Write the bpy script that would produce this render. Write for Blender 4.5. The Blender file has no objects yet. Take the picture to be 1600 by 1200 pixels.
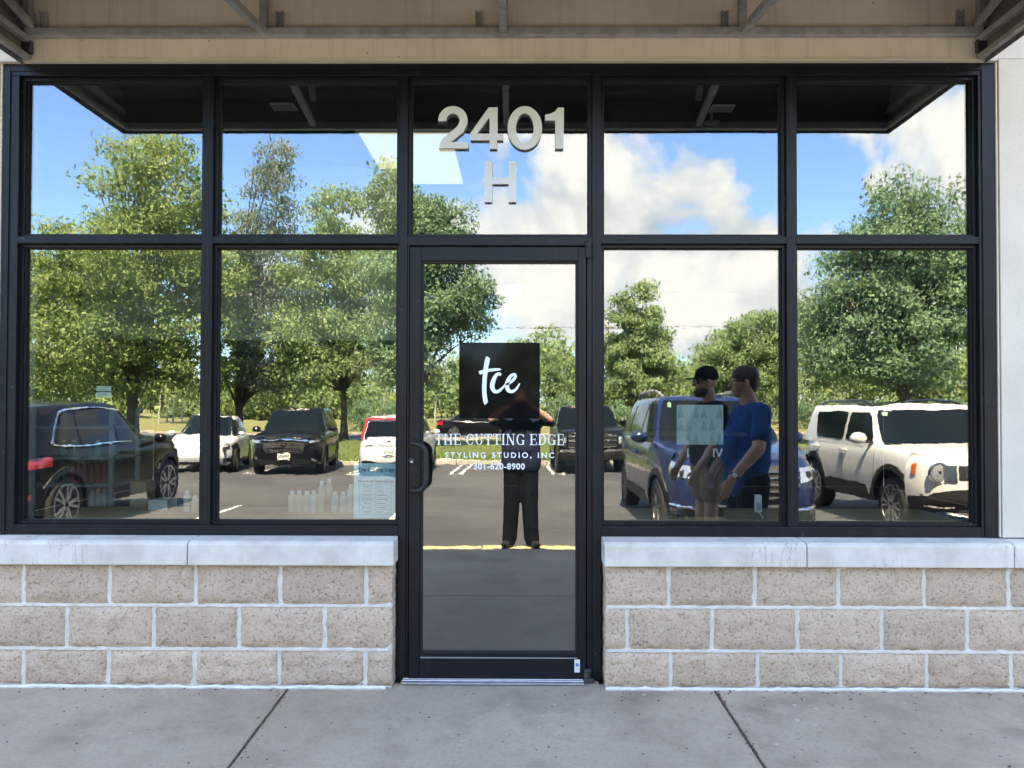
import bpy, bmesh, math, random
import numpy as np
from mathutils import Vector, Matrix, Euler

S = bpy.context.scene
COL = S.collection
R = math.radians
PI = math.pi

# ------------------------------------------------------------------ camera
CAM_Y, CAM_Z = -3.64, 1.335
cam_data = bpy.data.cameras.new('camera')
cam_data.sensor_width = 36.0
cam_data.lens = 27.0
cam_data.shift_y = 0.0069
cam_data.clip_start = 0.02
cam_data.clip_end = 3000
cam = bpy.data.objects.new('camera', cam_data)
COL.objects.link(cam)
cam.matrix_world = (Matrix.Translation((0, CAM_Y, CAM_Z)) @ Matrix.Rotation(R(0.4), 4, 'Z')
                    @ Matrix.Rotation(R(91.0), 4, 'X') @ Matrix.Rotation(R(0.12), 4, 'Z'))
S.camera = cam

# ------------------------------------------------------------------ sun, sky, exposure
SUN_EL, SUN_X = 60.0, -0.10           # the sun stands high behind the building, a little to the left
sun_dir = Vector((SUN_X, 1.0, 0)).normalized() * math.cos(R(SUN_EL)) + Vector((0, 0, math.sin(R(SUN_EL))))
sd = bpy.data.lights.new('sun', 'SUN')
sd.energy = 4.6
sd.angle = R(0.5)
sd.color = (1.0, 0.95, 0.87)
sun = bpy.data.objects.new('sun', sd)
COL.objects.link(sun)
sun.rotation_euler = sun_dir.to_track_quat('Z', 'Y').to_euler()

W = bpy.data.worlds.new('World')
S.world = W
W.use_nodes = True
SKY_STRENGTH = 0.13
S.view_settings.view_transform = 'Standard'
S.view_settings.look = 'None'
S.view_settings.exposure = 3.25
S.view_settings.use_white_balance = True
S.view_settings.white_balance_temperature = 9100
S.view_settings.gamma = 1.0
S.view_settings.use_curve_mapping = False
S.render.engine = 'CYCLES'
S.cycles.use_denoising = True
S.cycles.max_bounces = 10
S.cycles.transparent_max_bounces = 16
S.cycles.caustics_reflective = False
S.cycles.caustics_refractive = False
S.cycles.sample_clamp_indirect = 6.0


class NT:
    """small node-tree builder"""
    def __init__(self, tree):
        self.t = tree
        self.n = tree.nodes
        self.l = tree.links

    def add(self, typ, **kw):
        nd = self.n.new(typ)
        for k, v in kw.items():
            if k == 'ins':
                for kk, vv in v.items():
                    if hasattr(vv, 'is_output'):
                        self.l.new(vv, nd.inputs[kk])
                    else:
                        nd.inputs[kk].default_value = vv
            else:
                setattr(nd, k, v)
        return nd

    def math(self, op, a, b=None, clamp=False):
        nd = self.n.new('ShaderNodeMath')
        nd.operation = op
        nd.use_clamp = clamp
        for i, v in enumerate((a, b)):
            if v is None:
                continue
            if hasattr(v, 'is_output'):
                self.l.new(v, nd.inputs[i])
            else:
                nd.inputs[i].default_value = v
        return nd.outputs[0]

    def ramp(self, fac, stops, interp='LINEAR'):
        nd = self.n.new('ShaderNodeValToRGB')
        nd.color_ramp.interpolation = interp
        el = nd.color_ramp.elements
        while len(el) < len(stops):
            el.new(0.5)
        for e, (p, c) in zip(el, stops):
            e.position = p
            e.color = (c, c, c, 1) if isinstance(c, (int, float)) else (*c, 1)
        self.l.new(fac, nd.inputs[0])
        return nd.outputs[0]

    def mix(self, fac, a, b, blend='MIX'):
        nd = self.n.new('ShaderNodeMix')
        nd.data_type = 'RGBA'
        nd.blend_type = blend
        for sock, v in ((nd.inputs[0], fac), (nd.inputs[6], a), (nd.inputs[7], b)):
            if hasattr(v, 'is_output'):
                self.l.new(v, sock)
            elif isinstance(v, (int, float)):
                sock.default_value = v
            else:
                sock.default_value = (*v, 1)
        return nd.outputs[2]

    def noise(self, vec, scale, detail=4, rough=0.55, dist=0.0):
        nd = self.add('ShaderNodeTexNoise', ins={'Scale': scale, 'Detail': detail, 'Roughness': rough, 'Distortion': dist})
        if vec is not None:
            self.l.new(vec, nd.inputs['Vector'])
        return nd.outputs[0]


def build_world():
    t = NT(W.node_tree)
    t.n.clear()
    out = t.add('ShaderNodeOutputWorld')
    bg = t.add('ShaderNodeBackground', ins={'Strength': SKY_STRENGTH})
    sky = t.add('ShaderNodeTexSky', sky_type='NISHITA', sun_disc=False, sun_elevation=R(SUN_EL),
                sun_rotation=math.atan2(sun_dir.x, sun_dir.y), air_density=1.0, dust_density=0.6, ozone_density=1.6)
    tc = t.add('ShaderNodeTexCoord')
    d = tc.outputs['Generated']
    sep = t.add('ShaderNodeSeparateXYZ', ins={0: d})
    # the cloud layer: directions spread over a flat deck
    zz = t.math('ADD', t.math('MAXIMUM', sep.outputs[2], 0.0), 0.22)
    comb = t.add('ShaderNodeCombineXYZ', ins={0: t.math('DIVIDE', sep.outputs[0], zz), 1: t.math('DIVIDE', sep.outputs[1], zz), 2: 0.0})
    big = t.noise(comb.outputs[0], 1.35, 3, 0.5, 0.25)
    puff = t.noise(d, 6.0, 10, 0.60, 0.35)
    body = t.math('ADD', t.math('MULTIPLY', big, 0.55), t.math('SUBTRACT', t.math('MULTIPLY', puff, 1.65), 0.525))
    # banks of cloud and openings, by direction in the sky: (x, z over -y), inner and outer radius in degrees, weight
    banks = [(-0.03, 0.27, 4, 13, 0.20), (0.10, 0.22, 4, 11, 0.20), (0.34, 0.15, 3, 9, 0.13), (0.25, 0.215, 2, 7, 0.20),
             (0.55, 0.37, 3, 9, 0.18), (0.46, 0.32, 2, 7, 0.10), (-0.29, 0.30, 3, 9, 0.10), (-0.02, 0.10, 5, 13, 0.03), (-0.60, 0.45, 1, 4, 0.30),
             (-0.56, 0.36, 5, 13, -0.36), (-0.38, 0.33, 2, 6, -0.22), (0.25, 0.325, 3, 8, -0.30), (0.36, 0.30, 2, 5, -0.20), (0.45, 0.25, 3, 7, -0.20), (0.02, 0.305, 1, 3, -0.14), (-0.20, 0.335, 1, 5, -0.14), (0.05, 0.16, 3, 7, -0.08)]
    for (x, z, r0, r1, wgt) in banks:
        c = Vector((x, -1, z)).normalized()
        vm = t.add('ShaderNodeVectorMath', operation='DOT_PRODUCT', ins={0: d, 1: c})
        mr = t.add('ShaderNodeMapRange', interpolation_type='SMOOTHSTEP',
                   ins={0: vm.outputs['Value'], 1: math.cos(R(r1)), 2: math.cos(R(r0)), 3: 0.0, 4: wgt})
        body = t.math('ADD', body, mr.outputs[0])
    mask = t.ramp(body, [(0.595, 0.0), (0.65, 0.45), (0.74, 0.9), (0.85, 1.0)])
    off2 = t.add('ShaderNodeVectorMath', operation='ADD', ins={0: d, 1: (0.0, 0.0, 0.045)})
    shade = t.math('ADD', t.math('SUBTRACT', puff, t.noise(off2.outputs[0], 6.0, 5, 0.55, 0.35)), 0.5)
    ccol = t.mix(t.ramp(t.math('ADD', t.math('MULTIPLY', body, 0.30), t.math('MULTIPLY', shade, 0.9)), [(0.50, 0.0), (0.76, 1.0)]), (1.4, 1.85, 2.6), (2.85, 3.25, 4.0))
    blue = t.mix(1.0, sky.outputs[0], (0.46, 0.68, 1.0), 'MULTIPLY')
    col = t.mix(mask, blue, ccol)
    t.l.new(col, bg.inputs[0])
    t.l.new(bg.outputs[0], out.inputs[0])


build_world()


# ------------------------------------------------------------------ materials
def principled(name, color=(0.5, 0.5, 0.5), rough=0.6, metal=0.0, spec=0.5, coat=0.0):
    m = bpy.data.materials.new(name)
    m.use_nodes = True
    t = NT(m.node_tree)
    b = m.node_tree.nodes['Principled BSDF']
    b.inputs['Base Color'].default_value = (*color, 1)
    b.inputs['Roughness'].default_value = rough
    b.inputs['Metallic'].default_value = metal
    b.inputs['Specular IOR Level'].default_value = spec
    b.inputs['Coat Weight'].default_value = coat
    return m, t, b


def mottled(name, c1, c2, scale=6.0, rough=0.7, bump=0.0, bscale=None, metal=0.0, spec=0.4, detail=6, bdist=0.004, rvar=0.1, objvar=0.0):
    m, t, b = principled(name, c1, rough, metal, spec)
    tc = t.add('ShaderNodeTexCoord')
    v = tc.outputs['Object']
    n1 = t.noise(v, scale, detail, 0.6)
    col = t.mix(t.ramp(n1, [(0.35, 0.0), (0.65, 1.0)]), c1, c2)
    if objvar:
        oi = t.add('ShaderNodeObjectInfo')
        f = t.math('ADD', t.math('MULTIPLY', oi.outputs['Random'], objvar), 1.0 - objvar / 2)
        mm = t.add('ShaderNodeVectorMath', operation='SCALE', ins={0: col, 'Scale': f})
        col = mm.outputs[0]
    t.l.new(col, b.inputs['Base Color'])
    t.l.new(t.math('ADD', t.math('MULTIPLY', n1, rvar * 2), rough - rvar), b.inputs['Roughness'])
    if bump:
        n2 = t.noise(v, bscale or scale * 8, 6, 0.65)
        bp = t.add('ShaderNodeBump', ins={'Strength': bump, 'Distance': bdist, 'Height': n2})
        t.l.new(bp.outputs[0], b.inputs['Normal'])
    return m


def simple(name, color, rough=0.5, metal=0.0, spec=0.5, coat=0.0):
    """a plain finish with slight mottling in colour and gloss"""
    m, t, b = principled(name, color, rough, metal, spec, coat)
    tc = t.add('ShaderNodeTexCoord')
    n = t.noise(tc.outputs['Object'], 9.0, 5, 0.6)
    k = t.math('ADD', t.math('MULTIPLY', n, 0.24), 0.88)
    mm = t.add('ShaderNodeVectorMath', operation='SCALE', ins={0: color, 'Scale': k})
    t.l.new(mm.outputs[0], b.inputs['Base Color'])
    t.l.new(t.math('ADD', rough * 0.8, t.math('MULTIPLY', n, rough * 0.4)), b.inputs['Roughness'])
    return m


def paint(name, color, rough=0.22, spec=0.4, coat=0.5):
    m, t, b = principled(name, color, rough, 0.0, spec, coat)
    b.inputs['Coat Roughness'].default_value = 0.04
    tc = t.add('ShaderNodeTexCoord')
    n = t.noise(tc.outputs['Object'], 3.0, 5, 0.6)
    t.l.new(t.math('ADD', rough - 0.06, t.math('MULTIPLY', n, 0.12)), b.inputs['Roughness'])
    return m


def emit(name, color, strength):
    m, t, b = principled(name, color, 0.5)
    b.inputs['Emission Color'].default_value = (*color, 1)
    b.inputs['Emission Strength'].default_value = strength
    return m


M = {}
GLASS_R = 0.162


def glass_material():
    m = bpy.data.materials.new('tinted_window_glass')
    m.use_nodes = True
    t = NT(m.node_tree)
    t.n.clear()
    out = t.add('ShaderNodeOutputMaterial')
    tc = t.add('ShaderNodeTexCoord')
    mp = t.add('ShaderNodeMapping', ins={0: tc.outputs['Object'], 3: (1.0, 1.0, 1.0)})
    oi = t.add('ShaderNodeObjectInfo')
    off = t.add('ShaderNodeVectorMath', operation='SCALE', ins={0: (17.0, 9.0, 23.0), 'Scale': oi.outputs['Random']})
    t.l.new(off.outputs[0], mp.inputs[1])
    h1 = t.noise(mp.outputs[0], 2.2, 2, 0.4)
    mp2 = t.add('ShaderNodeMapping', ins={0: mp.outputs[0], 2: (0, R(25), 0), 3: (9.0, 1.0, 26.0)})
    h2 = t.noise(mp2.outputs[0], 1.0, 3, 0.5)
    h = t.math('ADD', t.math('MULTIPLY', h1, 2.2), t.math('MULTIPLY', h2, 0.20))
    dust = t.ramp(t.noise(mp.outputs[0], 3.0, 6, 0.7), [(0.35, 0.001), (0.75, 0.007)])
    bp = t.add('ShaderNodeBump', ins={'Strength': 1.0, 'Distance': 0.00022, 'Height': h})
    gl = t.add('ShaderNodeBsdfGlossy', ins={'Color': (1.0, 0.99, 0.99, 1), 'Roughness': 0.0})
    t.l.new(bp.outputs[0], gl.inputs['Normal'])
    tr = t.add('ShaderNodeBsdfTransparent', ins={'Color': (0.82, 0.88, 0.86, 1)})
    mx = t.add('ShaderNodeMixShader', ins={0: GLASS_R, 1: tr.outputs[0], 2: gl.outputs[0]})
    df = t.add('ShaderNodeBsdfDiffuse', ins={'Color': (0.6, 0.6, 0.57, 1)})
    m2 = t.add('ShaderNodeMixShader', ins={0: dust, 1: mx.outputs[0], 2: df.outputs[0]})
    t.l.new(m2.outputs[0], out.inputs[0])
    return m


def leaf_material(name, c1, c2, c3):
    m, t, b = principled(name, c1, 0.6, 0.0, 0.25)
    g = t.add('ShaderNodeNewGeometry')
    tc = t.add('ShaderNodeTexCoord')
    n = t.noise(tc.outputs['Object'], 0.55, 4, 0.6)
    f = t.math('ADD', t.math('MULTIPLY', g.outputs['Random Per Island'], 0.40), t.math('MULTIPLY', n, 0.85))
    c = t.ramp(f, [(0.30, c1), (0.62, c2), (0.92, c3)])
    t.l.new(c, b.inputs['Base Color'])
    tl = t.add('ShaderNodeBsdfTranslucent')
    t.l.new(c, tl.inputs[0])
    mx = t.add('ShaderNodeMixShader', ins={0: 0.48, 1: b.outputs[0], 2: tl.outputs[0]})
    t.l.new(mx.outputs[0], m.node_tree.nodes['Material Output'].inputs[0])
    return m


def stone_block_material():
    m, t, b = principled('split_face_block', (0.35, 0.28, 0.21), 0.9, 0.0, 0.2)
    tc = t.add('ShaderNodeTexCoord')
    v = tc.outputs['Object']
    oi = t.add('ShaderNodeObjectInfo')
    n1 = t.noise(v, 9.0, 6, 0.65)
    n2 = t.noise(v, 70.0, 5, 0.7)
    col = t.mix(t.ramp(n1, [(0.3, 0.0), (0.7, 1.0)]), (0.72, 0.505, 0.36), (0.84, 0.64, 0.475))
    col = t.mix(t.ramp(n2, [(0.36, 0.9), (0.46, 0.0)]), col, (0.38, 0.26, 0.18))
    col = t.mix(t.ramp(n2, [(0.55, 0.0), (0.65, 0.9)]), col, (0.72, 0.63, 0.53))
    vo = t.add('ShaderNodeTexVoronoi', ins={'Vector': v, 'Scale': 85.0})
    rs = t.ramp(t.noise(v, 43.0, 2, 0.5), [(0.62, 0.0), (0.66, 1.0)])
    pit = t.math('MULTIPLY', t.ramp(vo.outputs['Distance'], [(0.12, 1.0), (0.22, 0.0)]), rs)
    col = t.mix(pit, col, (0.10, 0.07, 0.055))
    tint = t.math('ADD', t.math('MULTIPLY', oi.outputs['Random'], 0.16), 0.92)
    sc = t.add('ShaderNodeVectorMath', operation='SCALE', ins={0: col, 'Scale': tint})
    t.l.new(sc.outputs[0], b.inputs['Base Color'])
    h = t.math('ADD', t.math('MULTIPLY', t.noise(v, 45.0, 8, 0.75), 1.0), t.math('MULTIPLY', n2, 0.6))
    bp = t.add('ShaderNodeBump', ins={'Strength': 1.0, 'Distance': 0.017, 'Height': h})
    t.l.new(bp.outputs[0], b.inputs['Normal'])
    return m


def concrete_material(name, c1, c2, stain=(0.17, 0.13, 0.095)):
    m, t, b = principled(name, c1, 0.85, 0.0, 0.3)
    tc = t.add('ShaderNodeTexCoord')
    g = t.add('ShaderNodeNewGeometry')
    v = g.outputs['Position']
    n1 = t.noise(v, 1.3, 6, 0.6)
    n2 = t.noise(v, 55.0, 6, 0.7)
    col = t.mix(t.ramp(n1, [(0.34, 0.0), (0.66, 1.0)]), c1, c2)
    col = t.mix(t.ramp(n2, [(0.30, 0.35), (0.5, 0.0), ]), col, stain)
    blot = t.ramp(t.noise(v, 2.6, 4, 0.6), [(0.46, 0.0), (0.74, 0.70)])
    col = t.mix(blot, col, stain)
    vo = t.add('ShaderNodeTexVoronoi', ins={'Vector': v, 'Scale': 17.0, 'Randomness': 1.0})
    sel = t.ramp(t.noise(v, 6.0, 2, 0.5), [(0.50, 0.0), (0.56, 1.0)])
    dark = t.math('MULTIPLY', t.ramp(vo.outputs['Distance'], [(0.06, 1.0), (0.13, 0.0)]), sel)
    col = t.mix(t.math('MULTIPLY', dark, 0.9), col, (0.06, 0.055, 0.05))
    vo2 = t.add('ShaderNodeTexVoronoi', ins={'Vector': v, 'Scale': 11.0, 'Randomness': 1.0})
    sel2 = t.ramp(t.noise(v, 2.3, 2, 0.5), [(0.52, 0.0), (0.60, 1.0)])
    pale = t.math('MULTIPLY', t.ramp(vo2.outputs['Distance'], [(0.06, 1.0), (0.13, 0.0)]), sel2)
    col = t.mix(t.math('MULTIPLY', pale, 0.6), col, (0.60, 0.57, 0.53))
    t.l.new(col, b.inputs['Base Color'])
    bp = t.add('ShaderNodeBump', ins={'Strength': 0.5, 'Distance': 0.003, 'Height': t.math('ADD', n2, t.math('MULTIPLY', t.noise(v, 240.0, 4, 0.7), 0.5))})
    t.l.new(bp.outputs[0], b.inputs['Normal'])
    return m


def make_materials():
    M['glass'] = glass_material()
    M['block'] = stone_block_material()
    M['mortar'] = mottled('mortar', (0.62, 0.575, 0.51), (0.76, 0.71, 0.64), 14, 0.9, 0.8, 60)
    M['limestone'] = mottled('cast_limestone', (0.56, 0.51, 0.44), (0.74, 0.69, 0.615), 5, 0.8, 0.5, 90, objvar=0.08)
    M['stucco'] = mottled('stucco', (0.70, 0.61, 0.505), (0.78, 0.685, 0.57), 2.2, 0.9, 0.55, 60, bdist=0.003)  # colour lightened to make up for the shade under the awning
    lm = M['limestone']
    lt = NT(lm.node_tree)
    lb = lm.node_tree.nodes['Principled BSDF']
    src = lb.inputs['Base Color'].links[0].from_socket
    geo = lt.add('ShaderNodeNewGeometry')
    mp = lt.add('ShaderNodeMapping', ins={0: geo.outputs['Position'], 3: (34.0, 3.0, 3.0)})
    run = lt.ramp(lt.noise(mp.outputs[0], 1.0, 5, 0.65), [(0.56, 0.0), (0.74, 0.30)])
    mp2 = lt.add('ShaderNodeMapping', ins={0: geo.outputs['Position'], 3: (9.0, 9.0, 2.5)})
    crack = lt.ramp(lt.noise(mp2.outputs[0], 1.0, 6, 0.6, 1.2), [(0.485, 0.0), (0.498, 0.5), (0.502, 0.5), (0.515, 0.0)])
    few = lt.ramp(lt.noise(geo.outputs['Position'], 2.6, 2, 0.5), [(0.54, 0.0), (0.58, 1.0)])
    c1 = lt.mix(run, src, (0.40, 0.36, 0.30))
    lt.l.new(lt.mix(lt.math('MULTIPLY', crack, few), c1, (0.20, 0.18, 0.15)), lb.inputs['Base Color'])
    sm = M['stucco']
    st = NT(sm.node_tree)
    sb = sm.node_tree.nodes['Principled BSDF']
    src = sb.inputs['Base Color'].links[0].from_socket
    geo = st.add('ShaderNodeNewGeometry')
    mp = st.add('ShaderNodeMapping', ins={0: geo.outputs['Position'], 3: (26.0, 26.0, 1.4)})
    drip = st.ramp(st.noise(mp.outputs[0], 1.0, 4, 0.6), [(0.52, 0.0), (0.72, 0.30)])
    spot = st.add('ShaderNodeTexVoronoi', ins={'Vector': geo.outputs['Position'], 'Scale': 9.0})
    sp = st.ramp(spot.outputs['Distance'], [(0.03, 0.7), (0.06, 0.0)])
    c1 = st.mix(drip, src, (0.38, 0.31, 0.24))
    st.l.new(st.mix(sp, c1, (0.12, 0.09, 0.07)), sb.inputs['Base Color'])
    M['stucco_plain'] = mottled('plain_stucco', (0.62, 0.545, 0.455), (0.70, 0.62, 0.52), 2.2, 0.9, 0.55, 60, bdist=0.003)  # the same stucco without the lightening against the awning's shade
    M['frame'] = mottled('black_anodised_aluminium', (0.0045, 0.006, 0.009), (0.007, 0.009, 0.013), 5, 0.38, 0.06, 160, 0.0, 0.28)
    fm = M['frame']
    ft = NT(fm.node_tree)
    fb = fm.node_tree.nodes['Principled BSDF']
    src = fb.inputs['Base Color'].links[0].from_socket
    geo = ft.add('ShaderNodeNewGeometry')
    vo = ft.add('ShaderNodeTexVoronoi', ins={'Vector': geo.outputs['Position'], 'Scale': 24.0, 'Randomness': 1.0})
    pick = ft.ramp(ft.noise(geo.outputs['Position'], 5.0, 2, 0.5), [(0.56, 0.0), (0.60, 1.0)])
    dots = ft.math('MULTIPLY', ft.ramp(vo.outputs['Distance'], [(0.035, 1.0), (0.06, 0.0)]), pick)
    streak = ft.add('ShaderNodeMapping', ins={0: geo.outputs['Position'], 3: (30.0, 30.0, 1.2)})
    rub = ft.ramp(ft.noise(streak.outputs[0], 1.0, 5, 0.7), [(0.55, 0.0), (0.80, 0.10)])
    ft.l.new(ft.mix(dots, ft.mix(rub, src, (0.10, 0.11, 0.13)), (0.30, 0.30, 0.29)), fb.inputs['Base Color'])
    M['gasket'] = simple('black_rubber', (0.008, 0.008, 0.009), 0.7)
    M['black_plastic'] = mottled('black_plastic', (0.012, 0.012, 0.013), (0.02, 0.02, 0.021), 9, 0.55, 0.1)
    M['steel_tube'] = mottled('weathered_steel_tube', (0.27, 0.262, 0.25), (0.40, 0.385, 0.365), 14, 0.6, 0.2, 80, 0.0)
    M['canvas_lit'] = mottled('lit_canvas', (0.14, 0.135, 0.125), (0.19, 0.185, 0.17), 20, 0.9, 0.3, 200)  # same awning canvas, with the daylight on the end flaps put into the colour
    M['canvas'] = mottled('dark_green_canvas', (0.004, 0.008, 0.007), (0.007, 0.012, 0.010), 20, 0.9, 0.3, 200)
    M['concrete'] = concrete_material('sidewalk_concrete', (0.36, 0.293, 0.218), (0.49, 0.407, 0.312))
    M['joint_dirt'] = mottled('joint_dirt', (0.05, 0.036, 0.027), (0.12, 0.085, 0.06), 40, 0.95, 0.8, 90)
    M['caulk'] = mottled('white_caulk', (0.66, 0.66, 0.65), (0.76, 0.76, 0.75), 30, 0.6, 0.4, 60)
    M['asphalt'] = mottled('asphalt', (0.040, 0.041, 0.044), (0.072, 0.072, 0.073), 0.42, 0.85, 0.7, 45, bdist=0.006)
    M['road'] = mottled('road_asphalt', (0.085, 0.085, 0.088), (0.12, 0.12, 0.12), 0.4, 0.85, 0.4, 30)
    M['kerb_yellow'] = mottled('worn_yellow_kerb_paint', (0.46, 0.36, 0.16), (0.42, 0.36, 0.24), 4, 0.7, 0.4, 50)
    M['kerb'] = mottled('kerb_concrete', (0.34, 0.31, 0.27), (0.46, 0.42, 0.36), 3, 0.9, 0.4, 50)
    M['line'] = mottled('worn_white_road_paint', (0.62, 0.62, 0.60), (0.30, 0.30, 0.29), 6, 0.7, 0.2, 60)
    M['lawn'] = mottled('lawn', (0.055, 0.085, 0.016), (0.115, 0.135, 0.030), 0.35, 0.95, 1.0, 14, bdist=0.05)
    M['field'] = mottled('field_grass', (0.13, 0.145, 0.045), (0.21, 0.19, 0.085), 0.15, 0.95, 1.0, 6, bdist=0.1)
    M['number'] = mottled('satin_silver', (0.66, 0.655, 0.64), (0.72, 0.715, 0.70), 3, 0.5, 0.0, metal=0.0)
    M['decal_black'] = mottled('black_vinyl', (0.004, 0.004, 0.005), (0.007, 0.007, 0.008), 6, 0.05, 0.0, rvar=0.02, spec=0.10)
    M['vinyl'] = simple('white_vinyl', (0.82, 0.84, 0.85), 0.5)
    M['vinyl_green'] = simple('pale_green_vinyl', (0.12, 0.30, 0.17), 0.5)
    M['alu'] = mottled('brushed_aluminium', (0.5, 0.5, 0.5), (0.62, 0.62, 0.62), 20, 0.4, 0.1, 200, 0.8)
    M['rust_steel'] = mottled('scuffed_black_steel', (0.02, 0.02, 0.022), (0.11, 0.11, 0.12), 40, 0.5, 0.4, 90, 0.5)
    M['white_plastic'] = simple('white_plastic', (0.75, 0.75, 0.74), 0.45)
    M['blue_print'] = simple('blue_print', (0.10, 0.28, 0.62), 0.5)
    M['paper'] = simple('pale_blue_paper', (0.52, 0.80, 0.93), 0.8)
    M['ink'] = simple('dark_ink', (0.01, 0.04, 0.08), 0.8)
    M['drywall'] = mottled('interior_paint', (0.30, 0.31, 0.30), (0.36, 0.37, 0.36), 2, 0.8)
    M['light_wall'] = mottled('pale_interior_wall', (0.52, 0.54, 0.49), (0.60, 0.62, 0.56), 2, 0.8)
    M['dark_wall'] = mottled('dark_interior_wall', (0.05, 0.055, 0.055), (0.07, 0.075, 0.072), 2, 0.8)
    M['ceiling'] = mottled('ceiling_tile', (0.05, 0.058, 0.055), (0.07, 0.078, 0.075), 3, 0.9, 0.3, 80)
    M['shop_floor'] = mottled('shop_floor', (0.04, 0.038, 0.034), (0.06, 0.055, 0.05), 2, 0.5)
    M['wood'] = mottled('pale_wood', (0.40, 0.27, 0.15), (0.52, 0.36, 0.21), 5, 0.6)
    M['shelf_metal'] = simple('grey_shelf_metal', (0.30, 0.36, 0.38), 0.5)
    M['bottle_white'] = simple('white_bottle', (0.62, 0.60, 0.55), 0.35)
    M['bottle_cream'] = simple('peach_bottle', (0.60, 0.47, 0.35), 0.35)
    M['bottle_red'] = simple('dark_red_bottle', (0.30, 0.03, 0.05), 0.3)
    M['bottle_green'] = simple('green_bottle', (0.05, 0.28, 0.16), 0.3)
    M['red_poster'] = simple('dark_red_board', (0.22, 0.045, 0.035), 0.7)
    M['facet'] = mottled('pale_facet_print', (0.44, 0.56, 0.56), (0.56, 0.66, 0.66), 9, 0.7)
    M['facet_dark'] = mottled('grey_facet_print', (0.33, 0.44, 0.45), (0.40, 0.51, 0.52), 9, 0.7)
    M['black_card'] = simple('black_card', (0.006, 0.007, 0.012), 0.7)
    M['lamp_on'] = emit('lit_lamp_panel', (1.0, 0.92, 0.72), 0.085)
    M['lamp_far'] = emit('lit_far_lamp', (1.0, 0.96, 0.88), 0.07)
    M['bark'] = mottled('bark', (0.045, 0.034, 0.026), (0.10, 0.08, 0.062), 6, 0.95, 1.0, 22, bdist=0.03)
    M['pole_wood'] = mottled('weathered_pole', (0.34, 0.30, 0.25), (0.46, 0.42, 0.36), 8, 0.9, 0.4)
    M['leaf_bright'] = leaf_material('bright_spring_leaf', (0.117, 0.189, 0.065), (0.236, 0.329, 0.115), (0.395, 0.455, 0.210))
    M['leaf_mid'] = leaf_material('mid_green_leaf', (0.119, 0.194, 0.086), (0.236, 0.338, 0.148), (0.384, 0.463, 0.254))
    M['leaf_dark'] = leaf_material('deep_green_leaf', (0.102, 0.190, 0.112), (0.193, 0.312, 0.178), (0.320, 0.436, 0.280))
    M['leaf_red'] = leaf_material('russet_seeded_leaf', (0.118, 0.170, 0.103), (0.204, 0.262, 0.181), (0.322, 0.308, 0.336))
    # cars and people
    M['p_black'] = paint('black_car_paint', (0.004, 0.0045, 0.006), 0.2, 0.2, 0.12)
    M['p_navy'] = paint('navy_car_paint', (0.007, 0.018, 0.070))
    M['p_white'] = paint('white_car_paint', (0.60, 0.60, 0.59), 0.3)
    M['p_silver'] = paint('silver_car_paint', (0.42, 0.43, 0.44), 0.25)
    M['car_glass'] = paint('dark_car_glass', (0.004, 0.007, 0.009), 0.08, 0.22, 0.0)
    M['trim'] = mottled('matt_black_trim', (0.012, 0.012, 0.013), (0.022, 0.022, 0.023), 8, 0.6, 0.2)
    M['grey_trim'] = simple('grey_trim', (0.22, 0.225, 0.225), 0.5)
    M['chrome'] = simple('chrome', (0.72, 0.73, 0.75), 0.12, 1.0)
    M['rim'] = simple('alloy_rim', (0.45, 0.46, 0.48), 0.28, 0.9)
    M['rim_dark'] = simple('dark_alloy_rim', (0.10, 0.10, 0.11), 0.35, 0.8)
    M['tyre'] = mottled('tyre_rubber', (0.014, 0.014, 0.014), (0.022, 0.022, 0.022), 12, 0.85, 0.2)
    M['lamp_clear'] = simple('clear_headlamp', (0.55, 0.57, 0.60), 0.10, 0.65, 0.8, 1.0)
    M['lamp_dark'] = simple('dark_lamp_bezel', (0.03, 0.03, 0.035), 0.15, 0.3, 0.6, 1.0)
    M['lamp_red'] = simple('red_tail_lamp', (0.42, 0.012, 0.016), 0.12, 0.0, 0.6, 1.0)
    M['lamp_amber'] = simple('amber_marker_lamp', (0.62, 0.11, 0.02), 0.2, 0.0, 0.6, 1.0)
    M['plate'] = simple('white_number_plate', (0.70, 0.69, 0.63), 0.5)
    M['skin'] = mottled('skin', (0.42, 0.24, 0.17), (0.50, 0.30, 0.22), 9, 0.55, 0.1, 120)
    M['navy_shirt'] = mottled('navy_cloth', (0.012, 0.017, 0.038), (0.020, 0.026, 0.055), 30, 0.9, 0.5, 40, bdist=0.01, spec=0.06)
    M['blue_shirt'] = mottled('royal_blue_cloth', (0.006, 0.055, 0.18), (0.010, 0.080, 0.25), 12, 0.85, 0.5, 20, bdist=0.012, spec=0.06)
    M['black_cloth'] = mottled('black_cloth', (0.0035, 0.0042, 0.006), (0.007, 0.008, 0.011), 18, 0.9, 0.5, 22, bdist=0.012, spec=0.06)
    M['dark_navy_cloth'] = mottled('dark_navy_cloth', (0.008, 0.010, 0.022), (0.014, 0.017, 0.032), 18, 0.9, 0.5, 22, bdist=0.012, spec=0.06)
    M['khaki'] = mottled('khaki_cloth', (0.22, 0.15, 0.10), (0.29, 0.20, 0.135), 14, 0.9, 0.4, 22, bdist=0.012, spec=0.06)
    M['hair'] = mottled('dark_hair', (0.025, 0.019, 0.015), (0.07, 0.058, 0.05), 40, 0.7, 0.6, 90)
    M['shoe'] = mottled('black_shoe', (0.012, 0.012, 0.013), (0.024, 0.024, 0.025), 18, 0.5, 0.2)
    M['dark_glass'] = simple('dark_lens', (0.006, 0.006, 0.007), 0.08, 0.0, 0.7, 1.0)


make_materials()


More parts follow.
